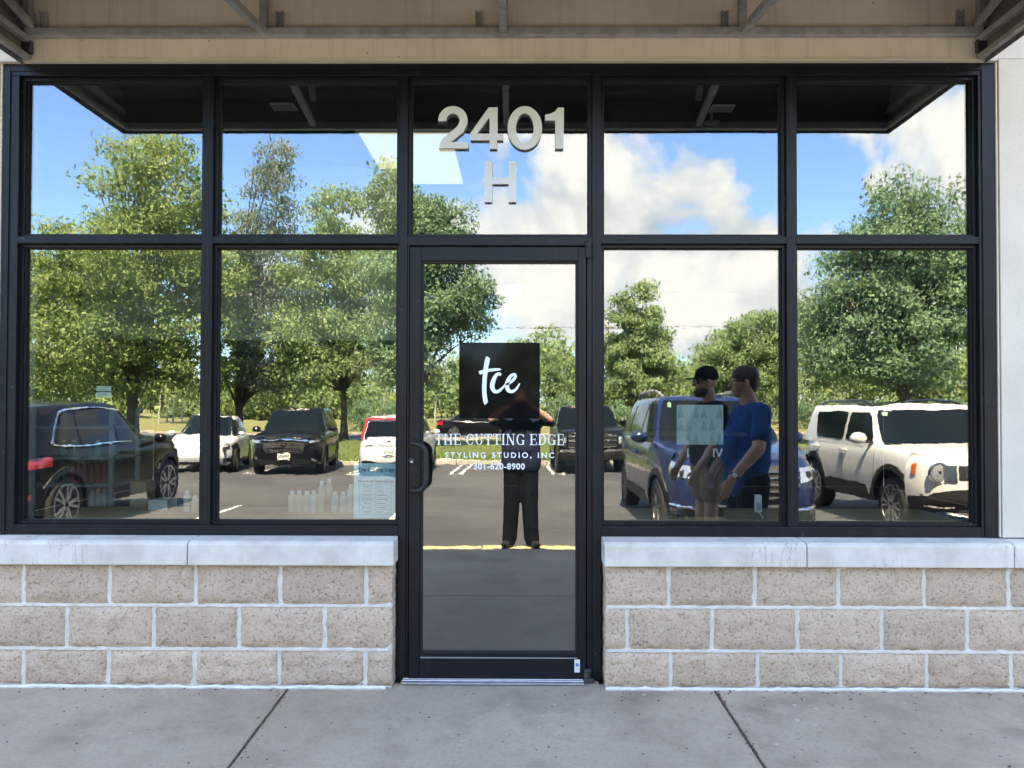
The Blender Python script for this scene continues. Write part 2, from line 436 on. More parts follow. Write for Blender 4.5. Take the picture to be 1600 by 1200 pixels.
# ------------------------------------------------------------------ geometry helpers
class MB:
    """collects vertices and faces for one mesh object"""
    def __init__(self):
        self.v, self.f = [], []

    def add(self, vs, fs):
        o = len(self.v)
        self.v += [tuple(p) for p in vs]
        self.f += [tuple(i + o for i in q) for q in fs]
        return self

    def box(self, x0, x1, y0, y1, z0, z1):
        vs = [(x, y, z) for z in (z0, z1) for y in (y0, y1) for x in (x0, x1)]
        return self.add(vs, [(0, 2, 3, 1), (4, 5, 7, 6), (0, 1, 5, 4), (2, 6, 7, 3), (0, 4, 6, 2), (1, 3, 7, 5)])

    def tube(self, pts, rad, n=8, cap=True):
        pts = [Vector(p) for p in pts]
        if isinstance(rad, (int, float)):
            rad = [rad] * len(pts)
        vs, fs = [], []
        up = Vector((0.13, 0.27, 0.95))
        for i, p in enumerate(pts):
            d = (pts[min(i + 1, len(pts) - 1)] - pts[max(i - 1, 0)]).normalized()
            a = d.cross(up)
            if a.length < 1e-3:
                a = d.cross(Vector((1, 0, 0)))
            a.normalize()
            b = d.cross(a)
            for k in range(n):
                w = 2 * PI * k / n
                vs.append(p + (a * math.cos(w) + b * math.sin(w)) * rad[i])
        for i in range(len(pts) - 1):
            for k in range(n):
                k2 = (k + 1) % n
                fs.append((i * n + k, i * n + k2, (i + 1) * n + k2, (i + 1) * n + k))
        if cap:
            fs.append(tuple(range(n - 1, -1, -1)))
            fs.append(tuple((len(pts) - 1) * n + k for k in range(n)))
        return self.add(vs, fs)

    def bar(self, p, q, w, h):
        """a square bar from p to q"""
        p, q = Vector(p), Vector(q)
        d = (q - p).normalized()
        a = d.cross(Vector((0, 0, 1)))
        if a.length < 1e-3:
            a = Vector((1, 0, 0))
        a.normalize()
        b = a.cross(d)
        vs = []
        for c in (p, q):
            for s, t in ((-1, -1), (1, -1), (1, 1), (-1, 1)):
                vs.append(c + a * (s * w / 2) + b * (t * h / 2))
        return self.add(vs, [(0, 3, 2, 1), (4, 5, 6, 7), (0, 1, 5, 4), (1, 2, 6, 5), (2, 3, 7, 6), (3, 0, 4, 7)])

    def ellipsoid(self, c, r, nu=14, nv=9, rot=None):
        c = Vector(c)
        if isinstance(r, (int, float)):
            r = (r, r, r)
        vs, fs = [], []
        for j in range(1, nv):
            ph = PI * j / nv
            for i in range(nu):
                th = 2 * PI * i / nu
                p = Vector((r[0] * math.sin(ph) * math.cos(th), r[1] * math.sin(ph) * math.sin(th), r[2] * math.cos(ph)))
                vs.append(c + (rot @ p if rot else p))
        a, b = len(vs), len(vs) + 1
        for s in (1, -1):
            p = Vector((0, 0, s * r[2]))
            vs.append(c + (rot @ p if rot else p))
        for j in range(nv - 2):
            for i in range(nu):
                i2 = (i + 1) % nu
                fs.append((j * nu + i, (j + 1) * nu + i, (j + 1) * nu + i2, j * nu + i2))
        for i in range(nu):
            i2 = (i + 1) % nu
            fs.append((a, i, i2))
            fs.append((b, (nv - 2) * nu + i2, (nv - 2) * nu + i))
        return self.add(vs, fs)

    def capsule(self, p, q, r0, r1, n=10):
        """tapered limb segment with round ends"""
        p, q = Vector(p), Vector(q)
        d = q - p
        if d.length < 1e-5:
            return self.ellipsoid(p, max(r0, r1), 10, 7)
        u = d.normalized()
        pts, rr = [], []
        for k in (-0.97, -0.7, -0.35):
            pts.append(p + u * (r0 * k)); rr.append(r0 * math.sqrt(1 - k * k))
        for k in (0, 0.5, 1):
            pts.append(p + d * k); rr.append(r0 + (r1 - r0) * k)
        for k in (0.35, 0.7, 0.97):
            pts.append(q + u * (r1 * k)); rr.append(r1 * math.sqrt(1 - k * k))
        return self.tube(pts, rr, n)

    def lathe(self, prof, axis='Z', n=20, c=(0, 0, 0)):
        """prof: list of (radius, height); closed ends where radius is small"""
        vs, fs = [], []
        for (r, h) in prof:
            for k in range(n):
                w = 2 * PI * k / n
                a, b = r * math.cos(w), r * math.sin(w)
                p = {'Z': (a, b, h), 'Y': (a, h, b), 'X': (h, a, b)}[axis]
                vs.append((p[0] + c[0], p[1] + c[1], p[2] + c[2]))
        for i in range(len(prof) - 1):
            for k in range(n):
                k2 = (k + 1) % n
                fs.append((i * n + k, i * n + k2, (i + 1) * n + k2, (i + 1) * n + k))
        fs.append(tuple(range(n - 1, -1, -1)))
        fs.append(tuple((len(prof) - 1) * n + k for k in range(n)))
        return self.add(vs, fs)

    def grid(self, rows, close=False):
        """rows of equal length -> quads"""
        n = len(rows[0])
        vs = [p for r in rows for p in r]
        fs = []
        for i in range(len(rows) - 1):
            for k in range(n - (0 if close else 1)):
                k2 = (k + 1) % n
                fs.append((i * n + k, i * n + k2, (i + 1) * n + k2, (i + 1) * n + k))
        return self.add(vs, fs)

    def build(self, name, mat, parent=None, smooth=False, bevel=0.0, solid=0.0, subsurf=0, fixn=False, angle=40):
        me = bpy.data.meshes.new(name)
        me.from_pydata(self.v, [], self.f)
        me.update()
        if fixn:
            bm = bmesh.new()
            bm.from_mesh(me)
            bmesh.ops.remove_doubles(bm, verts=bm.verts, dist=1e-5)
            bmesh.ops.recalc_face_normals(bm, faces=bm.faces)
            bm.to_mesh(me)
            bm.free()
        o = bpy.data.objects.new(name, me)
        COL.objects.link(o)
        me.materials.append(mat)
        if smooth:
            me.shade_smooth()
            if angle:
                me.set_sharp_from_angle(angle=R(angle))
        if parent is not None:
            o.parent = parent
        if solid:
            s = o.modifiers.new('thickness', 'SOLIDIFY')
            s.thickness = solid
            s.offset = -1.0
        if subsurf:
            s = o.modifiers.new('smooth', 'SUBSURF')
            s.levels = s.render_levels = subsurf
        if bevel:
            b = o.modifiers.new('bevel', 'BEVEL')
            b.width = bevel
            b.segments = 2
            b.limit_method = 'ANGLE'
        return o


def np_mesh(name, verts, quads, mat, parent=None):
    me = bpy.data.meshes.new(name)
    nv, nf = len(verts), len(quads)
    me.vertices.add(nv)
    me.vertices.foreach_set('co', np.ascontiguousarray(verts, dtype=np.float32).ravel())
    me.loops.add(nf * 4)
    me.loops.foreach_set('vertex_index', np.ascontiguousarray(quads, dtype=np.int32).ravel())
    me.polygons.add(nf)
    me.polygons.foreach_set('loop_start', np.arange(0, nf * 4, 4, dtype=np.int32))
    me.update(calc_edges=True)
    me.materials.append(mat)
    o = bpy.data.objects.new(name, me)
    COL.objects.link(o)
    if parent is not None:
        o.parent = parent
    return o


def tag(o, label=None, cat=None, group=None, kind=None):
    if label:
        o['label'] = label
    if cat:
        o['category'] = cat
    if group:
        o['group'] = group
    if kind:
        o['kind'] = kind
    return o


def thing(name, label, cat, loc=(0, 0, 0), rz=0.0, group=None):
    o = bpy.data.objects.new(name, None)
    o.empty_display_size = 0.1
    COL.objects.link(o)
    o.location = loc
    o.rotation_euler = (0, 0, rz)
    return tag(o, label, cat, group, 'thing')


def structure(o):
    o['kind'] = 'structure'
    return o


def box_obj(name, dims, mat, parent=None, bevel=0.0):
    return MB().box(*dims).build(name, mat, parent, bevel=bevel)


def copy_tree(o, parent=None):
    c = o.copy()
    COL.objects.link(c)
    c.parent = parent
    for ch in list(o.children):
        copy_tree(ch, c)
    return c


def on_plane(px, py, y):
    """x and z on the vertical plane at depth y of a point measured in the photograph (1600 px wide, 1200 px focal length)"""
    d = cam.matrix_world.to_3x3() @ Vector(((px - 800) / 1200, -(py - 611.04) / 1200, -1.0))
    t = (y - CAM_Y) / d.y
    return t * d.x, CAM_Z + t * d.z


def fx(px, y=0.09, py=620):
    return on_plane(px, py, y)[0]


def fz(py, y=0.09, px=800):
    return on_plane(px, py, y)[1]


def text(name, body, size, loc, mat, parent=None, align='CENTER', rot=(PI / 2, 0, 0), offset=0.0, extrude=0.0004, spacing=1.0):
    cu = bpy.data.curves.new(name, 'FONT')
    cu.body = body
    cu.size = size
    cu.align_x = align
    cu.offset = offset
    cu.extrude = extrude
    cu.space_character = spacing
    cu.materials.append(mat)
    o = bpy.data.objects.new(name, cu)
    COL.objects.link(o)
    o.location = loc
    o.rotation_euler = rot
    if parent is not None:
        o.parent = parent
    return o


def ribbon(mb, pts, wid, y0, y1, mode='normal'):
    """a flat brush stroke in the x-z plane, from y0 (front) to y1"""
    n = len(pts)
    if isinstance(wid, (int, float)):
        wid = [wid] * n
    L, Rr = [], []
    for i in range(n):
        a, b = pts[max(i - 1, 0)], pts[min(i + 1, n - 1)]
        dx, dz = b[0] - a[0], b[1] - a[1]
        l = math.hypot(dx, dz) or 1
        nx, nz = -dz / l, dx / l
        L.append((pts[i][0] + nx * wid[i] / 2, pts[i][1] + nz * wid[i] / 2))
        Rr.append((pts[i][0] - nx * wid[i] / 2, pts[i][1] - nz * wid[i] / 2))
    rows = [[(l[0], y0, l[1]), (r[0], y0, r[1]), (r[0], y1, r[1]), (l[0], y1, l[1])] for l, r in zip(L, Rr)]
    mb.grid(rows, close=True)
    o = len(mb.v)
    mb.f.append(tuple(o - 4 * n + k for k in (3, 2, 1, 0)))
    mb.f.append(tuple(o - 4 + k for k in range(4)))


def flat_to_mesh():
    """turns the lettering outlines into ordinary meshes"""
    dg = bpy.context.evaluated_depsgraph_get()
    for o in [o for o in S.objects if o.type in ('FONT', 'CURVE')]:
        me = bpy.data.meshes.new_from_object(o.evaluated_get(dg))
        n = bpy.data.objects.new('tmp', me)
        COL.objects.link(n)
        n.parent = o.parent
        n.location, n.rotation_euler = o.location, o.rotation_euler
        nm = o.name
        bpy.data.objects.remove(o)
        n.name = nm


def curve_pts(ctrl, n=8):
    """Catmull-Rom through control points (tuples of any length)"""
    c = [np.array(p, float) for p in ctrl]
    c = [2 * c[0] - c[1]] + c + [2 * c[-1] - c[-2]]
    out = []
    for i in range(1, len(c) - 2):
        for k in range(n):
            t = k / n
            out.append(0.5 * (2 * c[i] + (c[i + 1] - c[i - 1]) * t + (2 * c[i - 1] - 5 * c[i] + 4 * c[i + 1] - c[i + 2]) * t * t
                              + (3 * c[i] - c[i - 1] - 3 * c[i + 1] + c[i + 2]) * t ** 3))
    out.append(c[-2])
    return out

# ================================================================== THE SETTING
def walk_z(y):
    return 0.026 * min(y, 0.0)


def lot_z(y):
    return -0.245 + 0.025 * (max(y, -22.2) + 3.98)


KERB_Y = -3.98
FAR_KERB_Y = -22.1
GRASS_Z = -0.56


def ruled_sheet(name, x0, x1, ys, zf, mat, nx=1):
    mb = MB()
    rows = [[(x0 + (x1 - x0) * i / nx, y, zf(y)) for i in range(nx + 1)] for y in ys]
    mb.grid(rows)
    o = mb.build(name, mat)
    return o


def build_ground():
    rng = random.Random(4)
    # sidewalk: a bed of joint dirt with concrete slabs on it
    bed = MB()
    bed.grid([[(-12, y, walk_z(y) - 0.012), (12, y, walk_z(y) - 0.012)] for y in (-3.80, 0.2)][::-1])
    walk = structure(bed.build('sidewalk', M['joint_dirt']))
    joints = [-1.075 - 2.03 * k for k in range(5, 0, -1)] + [-1.075, 0.928] + [0.928 + 2.03 * k for k in range(1, 6)]
    rows = [(-1.715, 0.06), (-3.79, -1.725)]
    for i in range(len(joints) - 1):
        for (y0, y1) in rows:
            x0, x1 = joints[i] + 0.004, joints[i + 1] - 0.004
            mb = MB()
            vs = []
            zs = [(x, y, walk_z(y)) for y in (y0, y1) for x in (x0, x1)]
            mb.add([(x, y, z - 0.10) for x, y, z in zs] + zs,
                   [(0, 2, 3, 1), (4, 5, 7, 6), (0, 1, 5, 4), (2, 6, 7, 3), (0, 4, 6, 2), (1, 3, 7, 5)])
            mb.build('concrete_slab', M['concrete'], walk, bevel=0.006)
    # ragged dirt that fills the two joints seen in front of the wall
    for jx in (-1.075, 0.928):
        mb = MB()
        rowsj = []
        for k in range(46):
            y = 0.02 - 1.70 * k / 45
            w = rng.uniform(0.004, 0.0085) if jx < 0 else rng.uniform(0.006, 0.013)
            c = jx + rng.uniform(-0.002, 0.002)
            z = walk_z(y)
            rowsj.append([(c - w, y, z - 0.004), (c, y, z + 0.0035), (c + w, y, z - 0.004)])
        mb.grid(rowsj)
        mb.build('joint_filler', M['joint_dirt'], walk)
    # kerb at the edge of the sidewalk, worn yellow paint
    kerb = structure(MB().grid([[(-40, KERB_Y + 0.02, lot_z(KERB_Y) - 0.06), (40, KERB_Y + 0.02, lot_z(KERB_Y) - 0.06)],
                                [(-40, -3.80, walk_z(-3.8) - 0.10), (40, -3.80, walk_z(-3.8) - 0.10)]]).build('front_kerb', M['kerb']))
    x = -40
    while x < 40:
        l = 3.05
        z = walk_z(KERB_Y)
        mb = MB().box(x + 0.003, x + l - 0.003, KERB_Y, -3.80, lot_z(KERB_Y) - 0.05, z + 0.002)
        mb.build('kerb_stone', M['kerb_yellow'], kerb, bevel=0.018)
        x += l
    # parking lot
    lot = structure(ruled_sheet('parking_lot', -60, 60, [KERB_Y + 0.01, -10, -16, FAR_KERB_Y - 0.1][::-1], lot_z, M['asphalt']))

    def line(x0, y0, x1, y1, w=0.10):
        d = math.hypot(x1 - x0, y1 - y0)
        nx, ny = -(y1 - y0) / d * w / 2, (x1 - x0) / d * w / 2
        ps = [(x0 + nx, y0 + ny), (x1 + nx, y1 + ny), (x1 - nx, y1 - ny), (x0 - nx, y0 - ny)]
        MB().add([(a, b, lot_z(b) + 0.004) for a, b in ps], [(0, 1, 2, 3)]).build('stall_line', M['line'], lot)
    for k in range(-6, 8):
        xb = 1.05 + 2.85 * k
        line(xb, -4.3, xb, -9.0)
    for k in range(-7, 8):
        xf = 1.15 + 2.85 * k
        line(xf - 0.16, -21.9, xf - 0.16, -17.3)
        line(xf + 0.16, -21.9, xf + 0.16, -17.3)
        line(xf - 0.16, -17.25, xf + 0.16, -17.25)
    # far kerb, verge, road, far grass
    fk = structure(MB().grid([[(-60, FAR_KERB_Y - 0.17, GRASS_Z - 0.05), (60, FAR_KERB_Y - 0.17, GRASS_Z - 0.05)],
                              [(-60, FAR_KERB_Y - 0.01, GRASS_Z - 0.05), (60, FAR_KERB_Y - 0.01, GRASS_Z - 0.05)]]).build('far_kerb', M['kerb']))
    x = -60
    while x < 60:
        MB().box(x + 0.004, x + 3.04, FAR_KERB_Y - 0.17, FAR_KERB_Y, -0.85, GRASS_Z + 0.012).build('kerb_stone', M['kerb'], fk, bevel=0.02)
        x += 3.05
    structure(ruled_sheet('ground', -1500, 1500, [-1500, -87, -46.5][::1] , lambda y: -0.62 + (0.0 if y > -60 else 0.4 if y < -500 else 0.25), M['field']))
    structure(ruled_sheet('grass_verge', -300, 300, [-38.6, -30, FAR_KERB_Y - 0.15], lambda y: GRASS_Z + 0.05 * math.sin(y), M['lawn']))
    rd = structure(ruled_sheet('road', -300, 300, [-47.2, -38.2], lambda y: GRASS_Z - 0.06, M['road']))
    for (y0, y1) in ((-38.7, -38.45), (-46.9, -46.65)):
        MB().box(-300, 300, y0, y1, GRASS_Z - 0.2, GRASS_Z + 0.05).build('road_kerb', M['kerb'], rd)
    # ground round and behind the building so that the view does not end
    structure(ruled_sheet('side_ground', -1500, 1500, [14.5, 1500], lambda y: -0.3, M['field']))
    for s in (-1, 1):
        xa, xb = (-1500, -60) if s < 0 else (60, 1500)
        structure(ruled_sheet('side_ground', xa, xb, [-46.5, 14.5], lambda y: -0.75, M['field']))
    # tufts along the verge: short blades standing on the lawn
    nr = np.random.default_rng(8)
    n = 26000
    bx = nr.uniform(-26, 26, n)
    by = FAR_KERB_Y - 0.25 - 14 * nr.random(n) ** 1.6
    bz = GRASS_Z + 0.05 * np.sin(by) - 0.03
    h = nr.uniform(0.05, 0.14, n)
    a = nr.uniform(0, PI, n)
    w = nr.uniform(0.015, 0.04, n)
    ca, sa = np.cos(a) * w, np.sin(a) * w
    lx, ly = nr.normal(0, 0.03, n), nr.normal(0, 0.03, n)
    v = np.stack([np.stack([bx - ca, by - sa, bz], 1), np.stack([bx + ca, by + sa, bz], 1),
                  np.stack([bx + ca * 0.3 + lx, by + sa * 0.3 + ly, bz + h], 1), np.stack([bx - ca * 0.3 + lx, by - sa * 0.3 + ly, bz + h], 1)], 1)
    o = np_mesh('grass', v.reshape(-1, 3), np.arange(n * 4).reshape(-1, 4), M['leaf_bright'])
    tag(o, 'short grass blades growing on the verge beyond the parking lot', 'grass', kind='stuff')


build_ground()

# ================================================================== BUILDING SHELL
XL, XR = -2.524, 2.316          # outer edges of the storefront frame


def build_shell():
    b = thing('shop_building', 'low commercial building of beige stucco over a tan block base', 'building', (0, 0, 0))
    H = 6.44
    box_obj('upper_wall', (-12, 12, 0.07, 0.26, 3.0165, H), M['stucco'], b)
    MB().box(XL - 0.03, XR + 0.002, 0.056, 0.20, 3.001, 3.0125).build('window_head_lip', M['stucco_plain'], b)
    MB().box(XL - 0.03, XR + 0.002, 0.085, 0.20, 3.0127, 3.0163).build('head_joint', M['joint_dirt'], b)
    box_obj('wall', (-12, XL - 0.012, 0.07, 0.26, 0.702, 3.014), M['stucco_plain'], b)
    box_obj('wall', (XR + 0.014, 12, 0.07, 0.26, 0.702, 3.014), M['stucco_plain'], b)
    MB().box(XL - 0.0115, XL - 0.002, 0.078, 0.12, 0.703, 3.0).build('caulk_joint', M['stucco'], b)
    MB().box(XR + 0.002, XR + 0.0085, 0.076, 0.12, 0.703, 3.0).build('caulk_joint', M['stucco'], b)
    MB().box(XR + 0.0088, XR + 0.0135, 0.082, 0.12, 0.703, 3.0).build('caulk_joint', M['joint_dirt'], b)
    box_obj('side_wall', (-12, -11.75, 0.262, 14, -0.3, H), M['stucco'], b)
    box_obj('side_wall', (11.75, 12, 0.262, 14, -0.3, H), M['stucco'], b)
    box_obj('back_wall', (-11.748, 11.748, 13.75, 14, -0.3, H), M['stucco'], b)
    box_obj('roof', (-11.748, 11.748, 0.262, 13.748, 6.2, 6.4), M['dark_wall'], b)
    MB().box(-12.05, 12.05, 0.01, 0.30, H + 0.002, H + 0.08).build('parapet_cap', M['alu'], b)
    # interior, as far as one can look in
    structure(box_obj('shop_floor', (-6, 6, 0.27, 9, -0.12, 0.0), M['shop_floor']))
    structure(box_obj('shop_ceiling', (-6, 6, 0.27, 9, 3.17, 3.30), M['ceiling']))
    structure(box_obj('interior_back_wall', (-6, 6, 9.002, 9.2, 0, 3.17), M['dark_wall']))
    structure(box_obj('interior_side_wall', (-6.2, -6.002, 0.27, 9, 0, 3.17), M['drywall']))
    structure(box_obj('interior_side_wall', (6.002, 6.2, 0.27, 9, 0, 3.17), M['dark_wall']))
    # plastered returns beside the outer panes
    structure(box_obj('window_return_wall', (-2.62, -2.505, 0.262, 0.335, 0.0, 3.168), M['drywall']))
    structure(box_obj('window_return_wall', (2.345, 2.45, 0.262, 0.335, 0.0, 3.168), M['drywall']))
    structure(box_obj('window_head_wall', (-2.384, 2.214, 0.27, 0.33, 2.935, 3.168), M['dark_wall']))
    for x0, x1, nm in ((-2.384, -0.60, 0), (0.44, 2.214, 1)):
        structure(box_obj('inner_sill_wall', (x0, x1, 0.27, 0.60, 0.0, 0.735), M['drywall']))
        structure(box_obj('window_shelf', (x0, x1, 0.22, 0.64, 0.737, 0.762), M['wood']))


build_shell()


# ------------------------------------------------------------------ low block walls under the windows
def rough_block(name, x0, x1, z0, z1, parent, seed):
    """a split-face block: rough front with ragged edges, a straight body behind it"""
    rng = random.Random(seed)
    nx = max(4, int((x1 - x0) / 0.022))
    nz = 8
    rows = []
    for j in range(nz + 1):
        r = []
        for i in range(nx + 1):
            u, v = i / nx, j / nz
            edge = min(i, nx - i, j, nz - j)
            x = x0 + (x1 - x0) * u
            z = z0 + (z1 - z0) * v
            if edge == 0:
                x += rng.uniform(-0.003, 0.003)
                z += rng.uniform(-0.0025, 0.0025)
                y = rng.uniform(0.001, 0.006)
            else:
                x += rng.uniform(-0.006, 0.006)
                z += rng.uniform(-0.006, 0.006)
                y = -rng.uniform(0.002, 0.014) - (0.003 if edge > 1 else 0)
            r.append((x, y, z))
        rows.append(r)
    mb = MB()
    mb.grid(rows)
    n = nx + 1
    ring = [i for i in range(n)] + [j * n + nx for j in range(1, nz + 1)] + [nz * n + i for i in range(nx - 1, -1, -1)] + [j * n for j in range(nz - 1, 0, -1)]
    base = len(mb.v)
    for k in ring:
        x, y, z = mb.v[k]
        mb.v.append((x, 0.17, z))
    m = len(ring)
    for k in range(m):
        k2 = (k + 1) % m
        mb.f.append((ring[k], base + k, base + k2, ring[k2]))
    o = mb.build(name, M['block'], parent, smooth=True, angle=55)
    return o


def sill_stone(x0, x1, parent):
    """cast cap with a chamfered top front edge"""
    prof = [(-0.040, 0.578), (-0.040, 0.678), (-0.020, 0.690), (0.115, 0.6975), (0.115, 0.578)]
    mb = MB()
    xs = [x0, x0 + 0.3 * (x1 - x0), x0 + 0.66 * (x1 - x0), x1]
    mb.grid([[(x, y, z) for (y, z) in prof] for x in xs], close=True)
    n = len(prof)
    mb.f.append(tuple(range(n)))
    mb.f.append(tuple(3 * n + k for k in range(n - 1, -1, -1)))
    return mb.build('sill_stone', M['limestone'], parent, bevel=0.005, fixn=True)


def X0(px):
    return fx(px, 0.0, 980)


def build_block_wall(side):
    if side == 0:
        w = thing('low_block_wall', 'tan split-face block wall with a pale stone sill left of the door', 'block wall')
        xa, xb = -5.6, X0(612.5)
        joints = {0: [35, 170, 305, 437, 572], 1: [104, 240, 373, 507], 2: [37, 170, 304, 437, 571]}
        sills = [(-5.0, -2.86), (-2.855, X0(297) - 0.002), (X0(297) + 0.002, X0(616.5))]
    else:
        w = thing('low_block_wall', 'tan split-face block wall with a pale stone sill right of the door', 'block wall')
        xa, xb = X0(946), 5.8
        joints = {0: [1045, 1180, 1311, 1445, 1577], 1: [980, 1113, 1246, 1378, 1512], 2: [1048, 1184, 1314, 1448, 1580]}
        sills = [(X0(943), X0(1257) - 0.002), (X0(1257) + 0.002, X0(1578) - 0.002), (X0(1578) + 0.002, 5.0)]
    box_obj('mortar', (xa + 0.003, xb - 0.003, 0.0045, 0.258, -0.05, 0.577), M['mortar'], w)
    seed = 11 + side * 500
    J = 0.0092
    zr = [(0.3895, 0.571), (0.1845, 0.3725), (0.010, 0.1675)]
    for r in (0, 1, 2):
        xs = [X0(p) for p in joints[r]]
        while xs[0] - 0.406 > xa:
            xs.insert(0, xs[0] - 0.406)
        while xs[-1] + 0.406 < xb:
            xs.append(xs[-1] + 0.406)
        xs = [xa - J] + xs + [xb + J]
        for i in range(len(xs) - 1):
            if xs[i + 1] - xs[i] < 0.05:
                continue
            seed += 1
            rough_block('block', xs[i] + J, xs[i + 1] - J, zr[r][0], zr[r][1], w, seed)
    # ragged mortar smears in the bed joints
    rng = random.Random(50 + side)
    for zc in (0.381, 0.176):
        mb = MB()
        rows = []
        x = xa + 0.01
        while x < xb - 0.01:
            h = rng.uniform(0.006, 0.0112)
            c = zc + rng.uniform(-0.0015, 0.0015)
            rows.append([(x, 0.006, c - h), (x, -0.001 + rng.uniform(-0.002, 0.001), c - h * 0.6), (x, -0.001 + rng.uniform(-0.002, 0.001), c + h * 0.6), (x, 0.006, c + h)])
            x += rng.uniform(0.008, 0.02)
        mb.grid(rows)
        mb.build('bed_joint', M['mortar'], w, smooth=True)
    for a, c in sills:
        sill_stone(a, c, w)
    # white caulk bead along the foot
    mb = MB()
    pts, rad = [], []
    x = max(xa, -3.6)
    xe = min(xb, 3.8)
    while x < xe:
        pts.append((x, -0.012 + rng.uniform(-0.004, 0.004), 0.002 + rng.uniform(-0.003, 0.003)))
        rad.append(rng.uniform(0.007, 0.0125))
        x += rng.uniform(0.02, 0.05)
    mb.tube(pts, rad, 6)
    mb.build('caulk_bead', M['caulk'], w, smooth=True)


build_block_wall(0)
build_block_wall(1)


# ------------------------------------------------------------------ storefront frame and panes
def build_storefront():
    s = thing('storefront_window', 'black framed shop window wall of nine panes round the door', 'shop window')
    F, B = 0.088, 0.20
    zt0, zt1 = 2.945, 3.001
    zb0, zb1 = 0.699, 0.747
    xg0, xg1 = -2.448, 2.239
    mull = [(-1.540, -1.4915), (-0.577, -0.5385), (0.3636, 0.4055), (1.308, 1.352)]
    tr0, tr1 = 2.119, 2.153

    def member(x0, x1, z0, z1, nm, f=F):
        return box_obj(nm, (x0, x1, f, B, z0, z1), M['frame'], s, bevel=0.0015)
    member(XL, XR, zt0, zt1, 'head_rail')
    member(XL, xg0, zb0, zt0 - 0.001, 'jamb')
    member(xg1, XR, zb0, zt0 - 0.001, 'jamb')
    # fine reveal lines on the jambs and the head: receptor strips standing 4 mm proud
    for (x0, x1) in ((XL + 0.001, XL + 0.034), (XR - 0.062, XR - 0.001)):
        box_obj('receptor', (x0, x1, F - 0.006, F - 0.0005, zb0 + 0.002, zt1 - 0.001), M['frame'], s)
    box_obj('receptor', (XL + 0.036, XR - 0.064, F - 0.006, F - 0.0005, zt1 - 0.034, zt1 - 0.001), M['frame'], s)
    for i, (a, b) in enumerate(mull):
        if i in (1, 2):
            member(a, b, 0.004, zt0 - 0.001, 'mullion')
        else:
            member(a, b, zb1 + 0.001, zt0 - 0.001, 'mullion')
        # the joint line down the middle of each split mullion
        box_obj('mullion_joint', ((a + b) / 2 - 0.0022, (a + b) / 2 + 0.0022, F - 0.0008, F + 0.004, 0.78, zt0 - 0.01), M['gasket'], s)
    member(xg0 + 0.001, mull[1][0] - 0.001, zb0, zb1, 'sill_rail')
    member(mull[2][1] + 0.001, xg1 - 0.001, zb0, zb1, 'sill_rail')
    member(mull[1][1] + 0.001, fx(638.8, 0.088), 0.004, 2.109, 'door_jamb', F + 0.004)
    member(fx(917.2, 0.088), mull[2][0] - 0.001, 0.004, 2.109, 'door_jamb', F + 0.004)
    edges = [xg0] + [v for m in mull for v in m] + [xg1]
    bays = [(edges[0], edges[1]), (edges[2], edges[3]), (edges[4], edges[5]), (edges[6], edges[7]), (edges[8], edges[9])]
    for i, (a, b) in enumerate(bays):
        if i != 2:
            member(a + 0.001, b - 0.001, tr0, tr1, 'transom')
        else:
            member(a + 0.001, b - 0.001, 2.110, tr1, 'door_header')

    def stops(x0, x1, z0, z1, rebate=0.014):
        """recessed glazing stops round one pane"""
        mb = MB()
        f0, f1 = 0.112, 0.175
        t = rebate
        mb.box(x0, x0 + t, f0, f1, z0, z1).box(x1 - t, x1, f0, f1, z0, z1)
        mb.box(x0 + t, x1 - t, f0, f1, z0, z0 + t).box(x0 + t, x1 - t, f0, f1, z1 - t, z1)
        mb.build('glazing_stop', M['frame'], s)
        g = MB()
        q = 0.005
        g.box(x0 + t, x0 + t + q, 0.128, 0.139, z0 + t, z1 - t).box(x1 - t - q, x1 - t, 0.128, 0.139, z0 + t, z1 - t)
        g.box(x0 + t + q, x1 - t - q, 0.128, 0.139, z0 + t, z0 + t + q).box(x0 + t + q, x1 - t - q, 0.128, 0.139, z1 - t - q, z1 - t)
        g.build('gasket', M['gasket'], s)
    rng = random.Random(3)
    for i, (a, b) in enumerate(bays):
        pan = [(tr1 + 0.001, zt0 - 0.001)]
        if i != 2:
            pan.append((zb1 + 0.001, tr0 - 0.001))
        for (z0, z1) in pan:
            rb = 0.022 if (i in (0, 4)) else 0.012
            stops(a + 0.001, b - 0.001, z0, z1, rb if False else 0.014)
            mb = MB().box(-(b - a) / 2 + 0.012, (b - a) / 2 - 0.012, 0, 0.006, -(z1 - z0) / 2 + 0.012, (z1 - z0) / 2 - 0.012)
            o = mb.build('glass_pane', M['glass'], s)
            o.location = ((a + b) / 2, 0.140, (z0 + z1) / 2)
            # panes are never set perfectly true
            o.rotation_euler = (rng.uniform(-0.0007, 0.0007), 0, rng.uniform(-0.0007, 0.0007))
    return bays


build_storefront()


